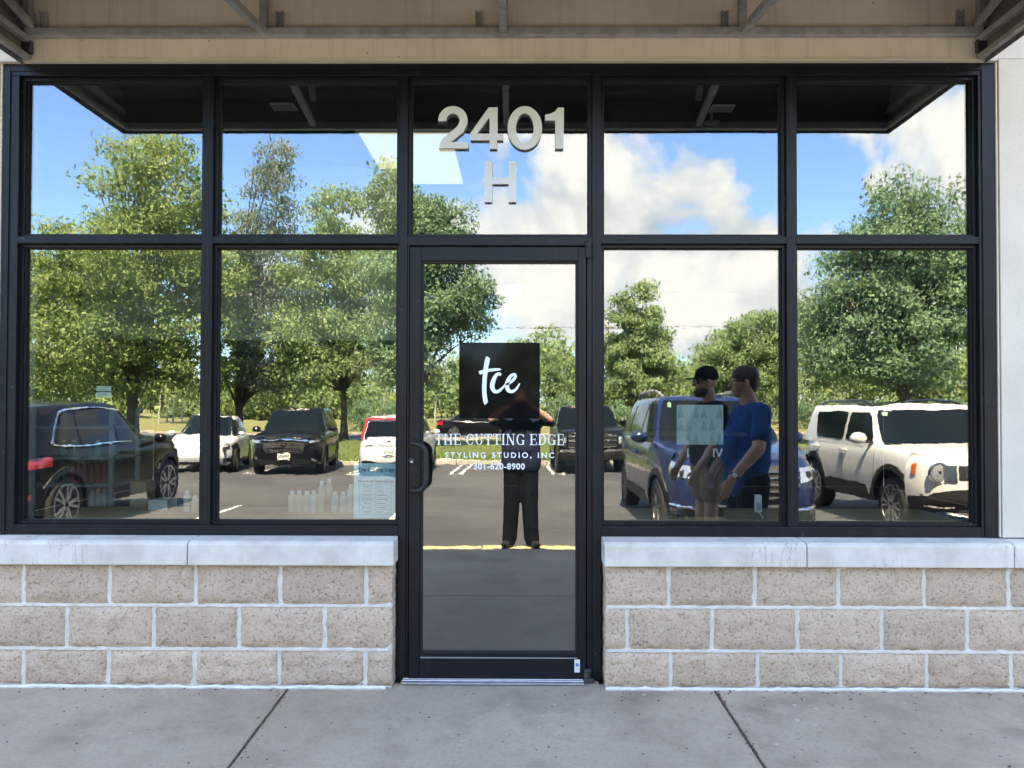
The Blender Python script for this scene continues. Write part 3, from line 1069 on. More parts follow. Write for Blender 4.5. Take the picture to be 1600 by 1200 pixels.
# ------------------------------------------------------------------ the door
def serif_word(mb, word, x, z, h, y0, y1, gap):
    """capital letters with thick stems, thin bars and slab serifs; x is the left end; returns the right end"""
    TH, TN = 0.135, 0.048
    lay = [0]
    W = {'T': 0.72, 'H': 0.86, 'E': 0.70, 'C': 0.72, 'U': 0.84, 'I': 0.36, 'N': 0.86, 'G': 0.80, 'D': 0.80, ' ': 0.34}

    def arc(cx, cz, rx, rz, a0, a1, w0, w1, n=14):
        pts, wid = [], []
        for k in range(n + 1):
            a = R(a0 + (a1 - a0) * k / n)
            pts.append((cx + rx * math.cos(a), cz + rz * math.sin(a)))
            wid.append(w1 + (w0 - w1) * abs(math.cos(a)) ** 1.5)
        return pts, wid
    for ch in word:
        w = W[ch]

        def P(pts, wid):
            ws = [q * h for q in wid] if isinstance(wid, list) else wid * h
            lay[0] = (lay[0] + 1) % 11
            ribbon(mb, [(x + a * h, z + b * h) for a, b in pts], ws, y0 - lay[0] * 0.00005, y1)

        def stem(c, lo=0.0, hi=1.0, sl=True, sh=True, t=TH):
            P([(c, lo + 0.0), (c, hi)], t)
            if sl:
                P([(c - 0.15, lo + TN / 2), (c + 0.15, lo + TN / 2)], TN)
            if sh:
                P([(c - 0.15, hi - TN / 2), (c + 0.15, hi - TN / 2)], TN)
        if ch == 'T':
            stem(w / 2, sh=False)
            P([(0.04, 1 - TN / 2), (w - 0.04, 1 - TN / 2)], TN)
            P([(0.06, 0.99), (0.045, 0.76)], TN)
            P([(w - 0.06, 0.99), (w - 0.045, 0.76)], TN)
        elif ch == 'H':
            stem(0.18)
            stem(w - 0.18)
            P([(0.18, 0.51), (w - 0.18, 0.51)], TN)
        elif ch == 'I':
            stem(w / 2)
        elif ch == 'E':
            stem(0.18)
            for q, r in ((TN / 2, w - 0.06), (0.51, w - 0.16), (1 - TN / 2, w - 0.08)):
                P([(0.18, q), (r, q)], TN)
            P([(w - 0.07, 0.01), (w - 0.04, 0.26)], TN)
            P([(w - 0.09, 0.99), (w - 0.06, 0.77)], TN)
            P([(w - 0.18, 0.40), (w - 0.18, 0.62)], TN)
        elif ch in 'CG':
            P(*arc(w / 2 + 0.02, 0.5, 0.30, 0.48, 42, 318 if ch == 'C' else 330, TH, TN))
            P([(w - 0.09, 0.98), (w - 0.09, 0.70)], TN)
            if ch == 'G':
                P([(w - 0.14, 0.03), (w - 0.14, 0.42)], TH)
                P([(w - 0.30, 0.42), (w - 0.02, 0.42)], TN)
            else:
                P([(w - 0.10, 0.20), (w - 0.08, 0.34)], TN)
        elif ch == 'U':
            stem(0.19, lo=0.32, sl=False)
            stem(w - 0.19, lo=0.32, sl=False, t=TN * 1.2)
            P(*arc(w / 2, 0.33, w / 2 - 0.19, 0.31, 180, 360, TH * 0.8, TN))
        elif ch == 'N':
            stem(0.16, t=TN * 1.2)
            stem(w - 0.16, t=TN * 1.2, sl=False)
            P([(0.17, 0.99), (w - 0.16, 0.01)], TH)
        elif ch == 'D':
            stem(0.18)
            P(*arc(0.26, 0.5, 0.42, 0.475, 90, -90, TH, TN))
            P([(0.10, TN / 2), (0.27, TN / 2)], TN)
            P([(0.10, 1 - TN / 2), (0.27, 1 - TN / 2)], TN)
        x += w * h + gap
    return x


def build_door():
    x0, x1 = fx(640, 0.08), fx(915.5, 0.08)
    z0, z1 = 0.012, 2.101
    d = thing('shop_door', 'black framed glass shop door with white lettering on the pane', 'door', (x0, 0.12, 0.0))
    ox, oy = x0, 0.12
    F, B = 0.080, 0.132
    gx0, gx1 = fx(657.5), fx(903)
    gz0, gz1 = fz(1022.5), fz(408)

    def part(nm, a, b, c, e, f=F, bk=B, mat='frame', bev=0.0015):
        return box_obj(nm, (a - ox, b - ox, f - oy, bk - oy, c, e), M[mat], d, bevel=bev)
    part('stile', x0, gx0, z0, z1)
    part('stile', gx1, x1, z0, z1)
    part('top_rail', gx0 + 0.001, gx1 - 0.001, gz1, z1)
    part('bottom_rail', gx0 + 0.001, gx1 - 0.001, z0, gz0)
    mb = MB()
    t = 0.010
    f0, f1 = 0.090 - oy, 0.126 - oy
    a, b = gx0 + 0.001 - ox, gx1 - 0.001 - ox
    mb.box(a, a + t, f0, f1, gz0 + 0.001, gz1 - 0.001).box(b - t, b, f0, f1, gz0 + 0.001, gz1 - 0.001)
    mb.box(a + t, b - t, f0, f1, gz0 + 0.001, gz0 + t).box(a + t, b - t, f0, f1, gz1 - t, gz1 - 0.001)
    mb.build('glazing_stop', M['gasket'], d)
    box_obj('rail_groove', (gx0 - ox + 0.004, gx1 - ox - 0.004, F - oy - 0.003, F - oy - 0.0002, gz0 - 0.016, gz0 - 0.010), M['grey_trim'], d)
    GY = 0.104
    g = MB().box(-(gx1 - gx0) / 2, (gx1 - gx0) / 2, 0, 0.006, -(gz1 - gz0) / 2, (gz1 - gz0) / 2).build('glass_pane', M['glass'], d)
    g.location = ((gx0 + gx1) / 2 - ox, GY - oy, (gz0 + gz1) / 2)
    # vinyl on the outside of the glass
    fy = GY - oy - 0.0012
    pl = MB().box(fx(717) - ox, fx(843.5) - ox, fy - 0.0006, fy + 0.0006, fz(654), fz(535)).build('logo_panel', M['decal_black'], d)
    lg = MB()

    def L(px, py):
        return (fx(px) - ox, fz(py))
    lay = [0]

    def stroke(ctrl):
        c = curve_pts([(*L(p[0], p[1]), p[2] * 0.00306) for p in ctrl], 7)
        lay[0] += 1
        ribbon(lg, [(q[0], q[1]) for q in c], [float(q[2]) for q in c], fy - 0.0016 - lay[0] * 0.00006, fy - 0.0007)
    # the three brushed letters t, c, e
    stroke([(763, 558, 5), (761.5, 561, 7.5), (759, 575, 7.5), (757.2, 590, 7), (756.5, 605, 7), (757, 618, 7), (759, 629, 7), (760, 631, 5)])
    stroke([(748.5, 583, 5), (752, 581.5, 6), (761, 579, 5.2), (772, 577.5, 4.6), (781, 577, 3), (782.5, 576.6, 1)])
    stroke([(782.5, 586, 4.5), (779, 583.8, 4.5), (774.5, 587, 5.5), (770.5, 595, 7), (769, 604, 7.4), (772, 611, 6), (778, 611.5, 5), (785, 606, 3.4), (791, 598.5, 2)])
    stroke([(790, 601, 3), (796, 598.5, 3.6), (802, 593.5, 4.6), (805.2, 588, 4.6), (803.5, 584.8, 4.2), (798.5, 587, 5), (793.8, 594.5, 6.6), (792, 603, 7.2), (794.5, 610, 6), (801, 611.5, 5), (807.5, 606.5, 3.6), (812, 599, 2)])
    lg.build('logo_lettering', M['vinyl'], pl)
    mb = MB()
    h = 0.0535
    probe = MB()
    we = serif_word(probe, 'THE CUTTING EDGE', 0, 0, h, 0, 0.001, 0.0)
    gap = ((fx(882) - fx(679.5)) - we) / 15
    serif_word(mb, 'THE CUTTING EDGE', fx(679.5) - ox, fz(695.5), h, fy - 0.0012, fy, gap)
    mb.build('serif_lettering', M['vinyl'], d)
    text('spaced_lettering', 'STYLING STUDIO, INC', 0.0365, (fx(781) - ox, fy, fz(715.5)), M['vinyl'], d, offset=0.0008, spacing=1.50)
    text('number_lettering', '301-620-8900', 0.0405, (fx(780) - ox, fy, fz(733.5)), M['vinyl'], d, offset=0.0009, spacing=1.10)
    # pull handle: a bent bar that stands off the stile
    zA, zB = fz(692), fz(766)
    xs = fx(646) - ox
    xr = fx(669) - ox
    y_f = F - oy
    pts = curve_pts([(xs, y_f + 0.004, zA), (xs + 0.004, y_f - 0.022, zA), (xs + 0.035, y_f - 0.052, zA - 0.006), (xr - 0.006, y_f - 0.060, zA - 0.030),
                     (xr, y_f - 0.060, zA - 0.075), (xr, y_f - 0.060, zB + 0.06), (xr - 0.008, y_f - 0.058, zB + 0.022), (xs + 0.036, y_f - 0.046, zB + 0.003), (xs + 0.004, y_f - 0.020, zB), (xs, y_f + 0.004, zB)], 6)
    MB().tube([tuple(p) for p in pts], 0.0125, 12).build('pull_handle', M['black_plastic'], d, smooth=True, angle=0)
    c = MB().lathe([(0.015, 0.0), (0.0155, -0.010), (0.013, -0.013), (0.0, -0.013)], 'Y', 20, (fx(644.5) - ox, y_f, fz(720))).build('lock_cylinder', M['rust_steel'], d, smooth=True)
    MB().lathe([(0.0060, -0.0135), (0.0055, -0.0155), (0.0, -0.0155)], 'Y', 12, (fx(644.5) - ox, y_f, fz(721.5))).build('keyway', M['alu'], c)
    st = box_obj('sticker', (fx(897.5) - ox, fx(906) - ox, y_f - 0.0012, y_f - 0.0002, fz(1049), fz(1029)), M['white_plastic'], d)
    MB().lathe([(0.0085, -0.0014), (0.0085, -0.0024), (0.0, -0.0024)], 'Y', 16, (fx(901.8) - ox, y_f, fz(1037))).build('sticker_print', M['blue_print'], st)
    # offset pivots at head and foot, on the hinge side
    pv = MB()
    pv.lathe([(0.013, fz(404)), (0.014, fz(402)), (0.014, fz(386)), (0.017, fz(384.5)), (0.017, fz(380)), (0.012, fz(378))], 'Z', 16, (fx(918.5) - ox, y_f - 0.006, 0))
    pv.build('top_pivot', M['black_plastic'], d, smooth=True)
    pf = MB().box(fx(912) - ox, fx(923) - ox, y_f - 0.018, y_f + 0.004, 0.026, fz(1043))
    pf.box(fx(912) - ox, fx(927) - ox, y_f - 0.030, y_f + 0.004, 0.006, 0.026)
    pf.build('foot_pivot', M['rust_steel'], d, bevel=0.003)
    # threshold
    th = thing('door_threshold', 'ribbed aluminium threshold strip under the shop door', 'threshold', (0, 0, 0))
    mb = MB()
    a, b = fx(632), fx(911)
    prof = [(0.030, 0.0035), (0.036, 0.008), (0.050, 0.010), (0.052, 0.0075), (0.058, 0.0075), (0.060, 0.0115), (0.070, 0.0115), (0.072, 0.009), (0.080, 0.009), (0.082, 0.012), (0.2, 0.012)]
    mb.grid([[(x, y, z) for y, z in prof] for x in (a, b)])
    mb.build('ribbed_plate', M['alu'], th, solid=0.003)
    structure(box_obj('door_sill_concrete', (X0(616) + 0.02, X0(943) - 0.015, 0.062, 0.27, -0.1, 0.0015), M['concrete']))


build_door()


# ------------------------------------------------------------------ address numbers on the pane over the door
def build_numbers():
    n = thing('address_numerals', 'raised silver street number and letter on the pane above the door', 'address sign', (0, 0.12, 2.5))
    y0, y1 = 0.118, 0.1335

    def solid(nm, loops):
        cu = bpy.data.curves.new(nm, 'CURVE')
        cu.dimensions = '2D'
        cu.fill_mode = 'BOTH'
        cu.extrude = (y1 - y0) / 2
        cu.bevel_depth = 0.0
        for lp in loops:
            sp = cu.splines.new('POLY')
            sp.points.add(len(lp) - 1)
            for p, (a, b) in zip(sp.points, lp):
                p.co = (fx(a, 0.118, 230), fz(b, 0.118) - 2.5, 0, 1)
            sp.use_cyclic_u = True
        cu.materials.append(M['number'])
        o = bpy.data.objects.new(nm, cu)
        COL.objects.link(o)
        o.rotation_euler = (PI / 2, 0, 0)
        o.location = (0, (y0 + y1) / 2 - 0.12, 0)
        o.parent = n
        return o

    def Z(u, v):      # coordinates of the enlarged view of the numerals
        return (670 + u * 0.15, 150 + v * 0.15)

    def band(cx, cy, ro, ri, a0, a1, n_=20):
        out = [(cx + ro[0] * math.cos(R(a0 + (a1 - a0) * k / n_)), cy - ro[1] * math.sin(R(a0 + (a1 - a0) * k / n_))) for k in range(n_ + 1)]
        inn = [(cx + ri[0] * math.cos(R(a1 + (a0 - a1) * k / n_)), cy - ri[1] * math.sin(R(a1 + (a0 - a1) * k / n_))) for k in range(n_ + 1)]
        return out, inn
    o, i = band(250, 250, (153, 146), (70, 72), 184, -28)
    two = [Z(*p) for p in o] + [Z(*p) for p in ((360, 372), (300, 420), (250, 462), (222, 480), (412, 480), (412, 545), (104, 545), (112, 500), (140, 450), (200, 392), (262, 345), (300, 308))] + [Z(*p) for p in i]
    solid('digit', [two])
    solid('digit', [[Z(*p) for p in ((622, 118), (716, 118), (716, 392), (774, 392), (774, 458), (712, 458), (712, 548), (634, 548), (634, 458), (432, 458), (432, 388))],
                    [Z(*p) for p in ((632, 218), (632, 392), (500, 392))]])
    ell = lambda rx, ry, m=40: [Z(1000 + rx * math.cos(2 * PI * k / m), 331 + ry * math.sin(2 * PI * k / m)) for k in range(m)]
    solid('digit', [ell(180, 226), ell(92, 155)[::-1]])
    solid('digit', [[Z(*p) for p in ((1344, 120), (1408, 120), (1404, 548), (1318, 548), (1318, 252), (1210, 252), (1210, 195), (1270, 182), (1315, 160))]])
    solid('letter', [[Z(*p) for p in ((582, 678), (662, 678), (662, 850), (836, 850), (836, 678), (914, 678), (912, 1104), (834, 1104), (832, 916), (664, 916), (660, 1104), (582, 1104))]])


build_numbers()


# ------------------------------------------------------------------ awning over the storefront
def build_awning():
    a = thing('awning', 'dark canvas awning on a grey steel tube frame above the shop window', 'awning', (-0.07, 0.07, 3.0))
    ox, oz = -0.07, 3.0
    L, Rr = -2.41, 2.255
    yf = -0.77
    zb, zt = 2.998, 4.35

    def P(nm, mb, mat='steel_tube', **k):
        mb.v = [(x - ox, y, z - oz) for x, y, z in mb.v]
        return mb.build(nm, M[mat], a, **k)
    # canvas: sloping top, front flap, two end flaps, each with real thickness
    P('canopy_top', MB().add([(L - 0.007, -0.004, zt), (Rr + 0.007, -0.004, zt), (Rr + 0.007, yf - 0.036, 3.19), (L - 0.007, yf - 0.036, 3.19)], [(0, 1, 2, 3)]), 'canvas', solid=0.004)
    P('front_flap', MB().add([(L - 0.006, yf - 0.034, 3.215), (Rr + 0.006, yf - 0.034, 3.215), (Rr + 0.006, yf - 0.034, zb - 0.01), (L - 0.006, yf - 0.034, zb - 0.01)], [(0, 1, 2, 3)]), 'canvas', solid=0.004)
    for x in (L - 0.004, Rr + 0.004):
        P('end_flap', MB().add([(x, -0.004, zt), (x, yf - 0.03, 3.20), (x, yf - 0.03, zb - 0.01), (x, -0.004, zb - 0.01)], [(0, 1, 2, 3)]), 'canvas_lit', solid=0.004)
    zr = 3.134
    P('wall_rail', MB().box(L + 0.02, Rr - 0.02, -0.045, -0.005, zr - 0.020, zr + 0.020), bevel=0.004)
    P('front_rail', MB().box(L + 0.02, Rr - 0.02, yf - 0.02, yf + 0.02, zb, zb + 0.04), bevel=0.004)
    for x in (-1.236, -0.07, 1.085):
        P('strut', MB().bar((x, -0.03, zr + 0.005), (x, yf + 0.022, zb + 0.03), 0.035, 0.035), bevel=0.004)
        P('rafter', MB().bar((x, -0.02, zt - 0.08), (x, yf + 0.015, 3.17), 0.035, 0.035), bevel=0.004)
        P('upright', MB().box(x - 0.018, x + 0.018, -0.036, -0.004, zr + 0.022, zt - 0.07), bevel=0.003)
        P('gusset', MB().box(x - 0.05, x + 0.05, -0.047, -0.0455, zr - 0.032, zr - 0.004))
    for x in (-2.31, -1.158, -0.19, 1.0, 2.135):
        mb = MB().box(x - 0.016, x + 0.016, -0.013, -0.010, zr + 0.021, zr + 0.108)
        mb.box(x - 0.016, x - 0.012, -0.030, -0.0135, zr + 0.021, zr + 0.108).box(x + 0.012, x + 0.016, -0.030, -0.0135, zr + 0.021, zr + 0.108)
        P('wall_bracket', mb, 'steel_tube')
    for s, x in ((-1, L + 0.022), (1, Rr - 0.022)):
        P('end_rail', MB().bar((x, -0.004, zr - 0.03), (x, yf + 0.02, zr - 0.03), 0.038, 0.030), bevel=0.004)
        P('end_rail', MB().bar((x, -0.004, zb + 0.02), (x, yf + 0.02, zb + 0.02), 0.030, 0.028), bevel=0.004)
        P('end_brace', MB().bar((x - s * 0.03, -0.03, zr + 0.03), (x - s * 0.03, yf + 0.05, 3.32), 0.03, 0.03), bevel=0.003)
        P('end_plate', MB().box(x - 0.022, x + 0.022, -0.034, -0.0045, zb + 0.04, zb + 0.10), 'rim_dark', bevel=0.002)
        P('upright', MB().box(x - 0.018, x + 0.018, -0.04, -0.004, zr + 0.022, zt - 0.07), bevel=0.003)


build_awning()

# ================================================================== TREES
def unit_rows(a):
    return a / np.maximum(np.linalg.norm(a, axis=1, keepdims=True), 1e-9)


def leaf_cloud(name, clumps, per, size, mat, parent, seed, spread=0.55, droop=0.0):
    """leaf-sized rhombs gathered in clumps; clumps is an array of x, y, z, radius"""
    r = np.random.default_rng(seed)
    per = int(per * 2.0)
    size = size * 0.62
    clumps = clumps * np.array([1, 1, 1, 1.3])
    c = np.repeat(clumps, per, axis=0)
    n = len(c)
    off = r.normal(0, 1, (n, 3))
    off = unit_rows(off) * (r.random((n, 1)) ** 0.45)
    off[:, 2] *= 0.62
    p = c[:, :3] + off * c[:, 3:4]
    nrm = unit_rows(off * 0.8 + r.normal(0, 0.7, (n, 3)) + np.array([0, 0, 0.75]))
    t = unit_rows(np.cross(nrm, r.normal(0, 1, (n, 3))))
    b = np.cross(nrm, t)
    s = size * r.uniform(0.6, 1.35, (n, 1))
    w = s * r.uniform(0.38, 0.62, (n, 1))
    tip = t * s
    tip[:, 2] -= droop * s[:, 0]
    v = np.stack([p - tip, p + b * w - nrm * s * 0.12, p + tip, p - b * w - nrm * s * 0.12], 1).reshape(-1, 3)
    return np_mesh(name, v, np.arange(n * 4).reshape(-1, 4), mat, parent)


def lobes_to_clumps(lobes, count, seed, crad=(0.5, 0.95), shell=0.55):
    r = np.random.default_rng(seed)
    vol = np.array([l[3] * l[4] * l[5] for l in lobes]) ** 0.85
    pick = r.choice(len(lobes), count, p=vol / vol.sum())
    L = np.array(lobes)[pick]
    d = unit_rows(r.normal(0, 1, (count, 3)))
    rad = shell + (1 - shell) * r.random((count, 1)) ** 0.6
    rad = np.where(r.random((count, 1)) < 0.25, r.random((count, 1)), rad)
    p = L[:, :3] + d * rad * L[:, 3:6]
    return np.concatenate([p, r.uniform(*crad, (count, 1))], 1)


def tree(name, label, x, y, base_z, H, trunk_r, lobes, count, per, leaf, mat, seed, group, trunk_top=0.8, lean=0.0, limbs=60, crad=(0.5, 0.95), shell=0.5, fork=0.25):
    """a tapered trunk with limbs that run out to the clumps of an uneven crown"""
    rng = random.Random(seed)
    t = thing(name, label, 'tree', (x, y, base_z), 0, group)
    top = H * trunk_top
    tp = []
    for k in range(9):
        f = k / 8
        tp.append((lean * f + rng.uniform(-0.06, 0.06) * f * 2, rng.uniform(-0.06, 0.06) * f * 2, -0.15 + (top + 0.15) * f))
    tr = [trunk_r * (1.35 if k == 0 else 1.0) * (1 - 0.88 * (k / 8) ** 0.9) for k in range(9)]
    mb = MB().tube(tp, tr, 9)
    mb.build('trunk', M['bark'], t, smooth=True, angle=0)
    cl = lobes_to_clumps(lobes, count, seed, crad, shell)
    br = MB()
    idx = rng.sample(range(len(cl)), min(limbs, len(cl)))
    for q in idx:
        e = Vector(cl[q][:3])
        f = min(0.95, max(fork, (e.z / top) * rng.uniform(0.35, 0.7)))
        k = f * 8
        i = min(int(k), 7)
        s = Vector(tp[i]).lerp(Vector(tp[i + 1]), k - i)
        r0 = max(0.025, trunk_r * (1 - 0.88 * f) * 0.55)
        m1 = s.lerp(e, 0.4) + Vector((rng.uniform(-.2, .2), rng.uniform(-.2, .2), 0.10 * (e - s).length))
        m2 = s.lerp(e, 0.75) + Vector((rng.uniform(-.2, .2), rng.uniform(-.2, .2), 0.08 * (e - s).length))
        br.tube([s, m1, m2, e], [r0, r0 * 0.65, r0 * 0.38, 0.012], 5)
        for _ in range(3):
            tw = e + Vector((rng.uniform(-1, 1), rng.uniform(-1, 1), rng.uniform(-0.3, 0.8))) * 0.8
            br.tube([m2, (m2 + tw) / 2 + Vector((0, 0, 0.1)), tw], [r0 * 0.3, r0 * 0.2, 0.008], 4)
    b = br.build('branches', M['bark'], t, smooth=True, angle=0)
    tag(b, kind='stuff')
    leaf_cloud('crown', cl, per, leaf, M[mat], t, seed + 1)
    return t


def RX(px, D):
    """x of something seen in the panes at distance D along the reflected view"""
    return (px - 808) * D / 1200


def RZ(py, D):
    return CAM_Z - (py - 632) * D / 1200


def build_trees():
    G = GRASS_Z
    grp = None

    def at(px, D):
        return RX(px, D), 3.92 - D

    def lobe(px, py, rx, rz, D, base, ry=None, dy=0.0):
        """lobe centre measured at distance D: pixel centre and pixel radii"""
        return ((px - base[0]) * D / 1200, dy, RZ(py, D) - G, rx * D / 1200, (ry or rx) * D / 1200, rz * D / 1200)
    # 1 big maple on the left
    D = 38
    x, y = at(205, D)
    b = (205,)
    tree('maple_tree', 'big bright green maple towering over the black SUV at the far left of the window', x, y, G, 15.2, 0.30,
         [lobe(225, 300, 95, 92, D, b), lobe(190, 420, 150, 90, D, b), lobe(120, 470, 85, 80, D, b), lobe(285, 400, 95, 100, D, b), lobe(260, 250, 55, 48, D, b),
          lobe(165, 540, 140, 60, D, b), lobe(80, 400, 40, 50, D, b), lobe(300, 520, 80, 70, D, b), lobe(120, 585, 110, 34, D, b), lobe(270, 590, 90, 30, D, b)], 500, 84, 0.17, 'leaf_bright', 21, grp, crad=(0.55, 1.05))
    # 2 airy russet tree
    D = 42
    x, y = at(372, D)
    b = (372,)
    tree('ash_tree', 'airy tree with russet seeded twigs and a low forked trunk behind the white electric car', x, y, G, 14.6, 0.24,
         [lobe(425, 300, 42, 80, D, b), lobe(410, 390, 58, 66, D, b), lobe(385, 470, 75, 62, D, b), lobe(440, 250, 28, 34, D, b), lobe(440, 470, 55, 60, D, b), lobe(395, 560, 70, 46, D, b), lobe(440, 590, 70, 26, D, b)],
         215, 72, 0.15, 'leaf_red', 33, grp, crad=(0.45, 0.85), fork=0.15)
    # 3 tree with the dark straight trunk
    D = 41
    x, y = at(537, D)
    b = (537,)
    tree('oak_tree', 'broad green tree with a straight dark trunk between the black SUV and the white hatchback', x, y, G, 13.4, 0.20,
         [lobe(525, 350, 46, 76, D, b), lobe(500, 430, 66, 70, D, b), lobe(570, 420, 55, 80, D, b), lobe(490, 520, 80, 52, D, b), lobe(575, 520, 75, 50, D, b), lobe(540, 300, 24, 34, D, b), lobe(520, 570, 90, 32, D, b)],
         290, 80, 0.16, 'leaf_mid', 45, grp, crad=(0.5, 0.9))
    # 4 tree seen through the transom over the door
    D = 34
    x, y = at(648, D)
    b = (648,)
    tree('linden_tree', 'dark leafy tree with a spreading right side seen beside the street number', x, y, G, 11.6, 0.22,
         [lobe(600, 330, 34, 72, D, b), lobe(650, 330, 56, 52, D, b), lobe(690, 390, 50, 62, D, b), lobe(620, 430, 62, 76, D, b), lobe(730, 480, 42, 52, D, b), lobe(675, 480, 62, 60, D, b), lobe(600, 280, 18, 30, D, b), lobe(640, 560, 75, 44, D, b), lobe(715, 350, 24, 34, D, b)],
         290, 84, 0.15, 'leaf_dark', 57, grp, crad=(0.42, 0.8))
    # 5 slender tree right of the logo
    D = 70
    x, y = at(868, D)
    b = (868,)
    tree('poplar_tree', 'slender tree rising behind the black pickup right of the logo panel', x, y, G, 7.0, 0.13,
         [lobe(866, 578, 15, 34, D, b), lobe(868, 612, 24, 34, D, b), lobe(885, 625, 26, 30, D, b)], 70, 60, 0.17, 'leaf_mid', 61, grp, crad=(0.35, 0.6))
    # 6 pyramid-shaped tree
    D = 58
    x, y = at(1002, D)
    b = (1002,)
    tree('hornbeam_tree', 'pyramid shaped green tree behind the round window sticker', x, y, G, 10.4, 0.20,
         [lobe(1002, 470, 22, 34, D, b), lobe(1005, 520, 44, 40, D, b), lobe(985, 560, 52, 42, D, b), lobe(1025, 580, 52, 42, D, b), lobe(970, 500, 26, 34, D, b), lobe(990, 610, 60, 32, D, b)],
         260, 84, 0.2, 'leaf_mid', 73, grp, crad=(0.5, 0.85))
    # 7 broad rounded tree
    D = 72
    x, y = at(1180, D)
    b = (1180,)
    tree('walnut_tree', 'round topped dull green tree behind the two men', x, y, G, 9.9, 0.24,
         [lobe(1185, 522, 52, 38, D, b), lobe(1140, 560, 54, 38, D, b), lobe(1205, 560, 52, 42, D, b), lobe(1120, 600, 50, 32, D, b), lobe(1180, 600, 70, 36, D, b)],
         260, 80, 0.22, 'leaf_mid', 81, grp, crad=(0.6, 1.0))
    # 8 large maple on the right
    D = 35
    x, y = at(1412, D)
    b = (1412,)
    tree('maple_tree', 'large dark maple spreading above the white SUV at the right', x, y, G, 12.4, 0.30,
         [lobe(1410, 330, 58, 58, D, b), lobe(1370, 410, 80, 62, D, b), lobe(1460, 400, 78, 70, D, b), lobe(1330, 480, 76, 56, D, b), lobe(1430, 490, 95, 66, D, b), lobe(1510, 460, 74, 80, D, b), lobe(1310, 545, 64, 44, D, b), lobe(1410, 560, 100, 44, D, b), lobe(1540, 380, 50, 70, D, b), lobe(1480, 300, 22, 28, D, b)],
         520, 84, 0.15, 'leaf_dark', 93, grp, crad=(0.5, 0.9))
    # trees outside the panes so that a step to the side does not meet an empty lot
    for i, (px, D, s) in enumerate(((-70, 40, 1.0), (1690, 39, 1.0))):
        x, y = at(px, D)
        tree('maple_tree', ('tall green maple beyond the left edge of the window', 'tall green maple beyond the right edge of the window')[i], x, y, G, 12.5, 0.27,
             [(0, 0, 9.8, 2.6, 2.6, 2.4), (-1.6, 0.4, 7.2, 2.8, 2.6, 2.2), (1.8, -0.5, 6.8, 2.8, 2.6, 2.4), (0.2, 0, 4.6, 3.6, 3.2, 1.6)], 260, 70, 0.18, 'leaf_mid', 120 + i, grp, crad=(0.6, 1.1))
    # shrubs standing in the far grass
    r = random.Random(6)
    shrubs = [(60, 52, 17, 'leaf_mid'), (120, 56, 15, 'leaf_bright'), (300, 60, 13, 'leaf_mid'), (415, 62, 14, 'leaf_bright'), (500, 66, 14, 'leaf_mid'), (592, 58, 20, 'leaf_dark'), (690, 62, 20, 'leaf_mid'),
              (905, 64, 22, 'leaf_dark'), (962, 52, 16, 'leaf_dark'), (1040, 66, 22, 'leaf_mid'), (1110, 70, 24, 'leaf_bright'), (1265, 60, 24, 'leaf_dark'), (1330, 58, 20, 'leaf_mid'), (1480, 60, 22, 'leaf_dark')]
    desc = ['low bush in the far grass behind the tail of the black SUV', 'bright low bush in the far grass above the roof of the black SUV', 'low bush beyond the road behind the white electric car',
            'bright bush beyond the road left of the black SUV with the chrome bar', 'low bush beyond the road above the black SUV with the chrome bar', 'dark bush in the far grass behind the white hatchback',
            'bush beyond the road above the dark passing car', 'dark bush beyond the road behind the black pickup', 'dark bush at the foot of the pale utility pole', 'bush beyond the road behind the navy SUV',
            'bright bush beyond the road behind the man in the cap', 'dark bush behind the rear corner of the white SUV', 'bush beyond the road above the windows of the white SUV', 'dark bush beyond the road behind the bonnet of the white SUV']
    for (px, D, hp, mt), ds in zip(shrubs, desc):
        if px in (300, 415, 500, 690, 1040):
            continue
        hp *= 0.6
        x, y = at(px, D)
        h = hp * 2.2 * D / 1200 + 1.2
        t = thing('shrub', ds, 'bush', (x, y, G), 0, 'bushes in the far grass')
        MB().tube([(0, 0, -0.1), (0.05, 0, h * 0.35), (0.1, 0.05, h * 0.7)], [0.07, 0.05, 0.02], 6).build('stem', M['bark'], t, smooth=True)
        cl = lobes_to_clumps([(0, 0, h * 0.5, h * 0.75, h * 0.6, h * 0.5), (h * 0.5, 0, h * 0.4, h * 0.5, h * 0.5, h * 0.4), (-h * 0.55, 0.2, h * 0.38, h * 0.55, h * 0.5, h * 0.38)], 60, int(px) + 7, (0.3, 0.6), 0.4)
        leaf_cloud('foliage', cl, 50, 0.13, M[mt], t, int(px))
    # the wood that closes the view
    rw = np.random.default_rng(12)
    for nm, mt, n, seed in (('far_wood', 'leaf_mid', 1700, 5), ('far_wood', 'leaf_bright', 700, 6)):
        cx = rw.uniform(-125, 125, n)
        cy = 3.92 - rw.uniform(88, 104, n)
        px = 808 + cx * 1200 / 95
        hmax = 6.4 + 2.2 * np.sin(cx * 0.21 + 1.0) + 1.7 * np.sin(cx * 0.57) + 2.2 * (cx > 8)
        hmax = np.where((px > 280) & (px < 640), hmax * 0.6, hmax)
        cz = G + 0.4 + hmax * rw.random(n) ** 0.8
        cl = np.stack([cx, cy, cz, rw.uniform(1.2, 2.1, n)], 1)
        o = leaf_cloud(nm, cl, 40, 0.50, M[mt], None, seed)
        tag(o, 'low wood of mixed green trees closing the view beyond the far grass' if mt == 'leaf_mid' else 'lighter young growth mixed into the low wood beyond the far grass', 'woodland', kind='stuff')
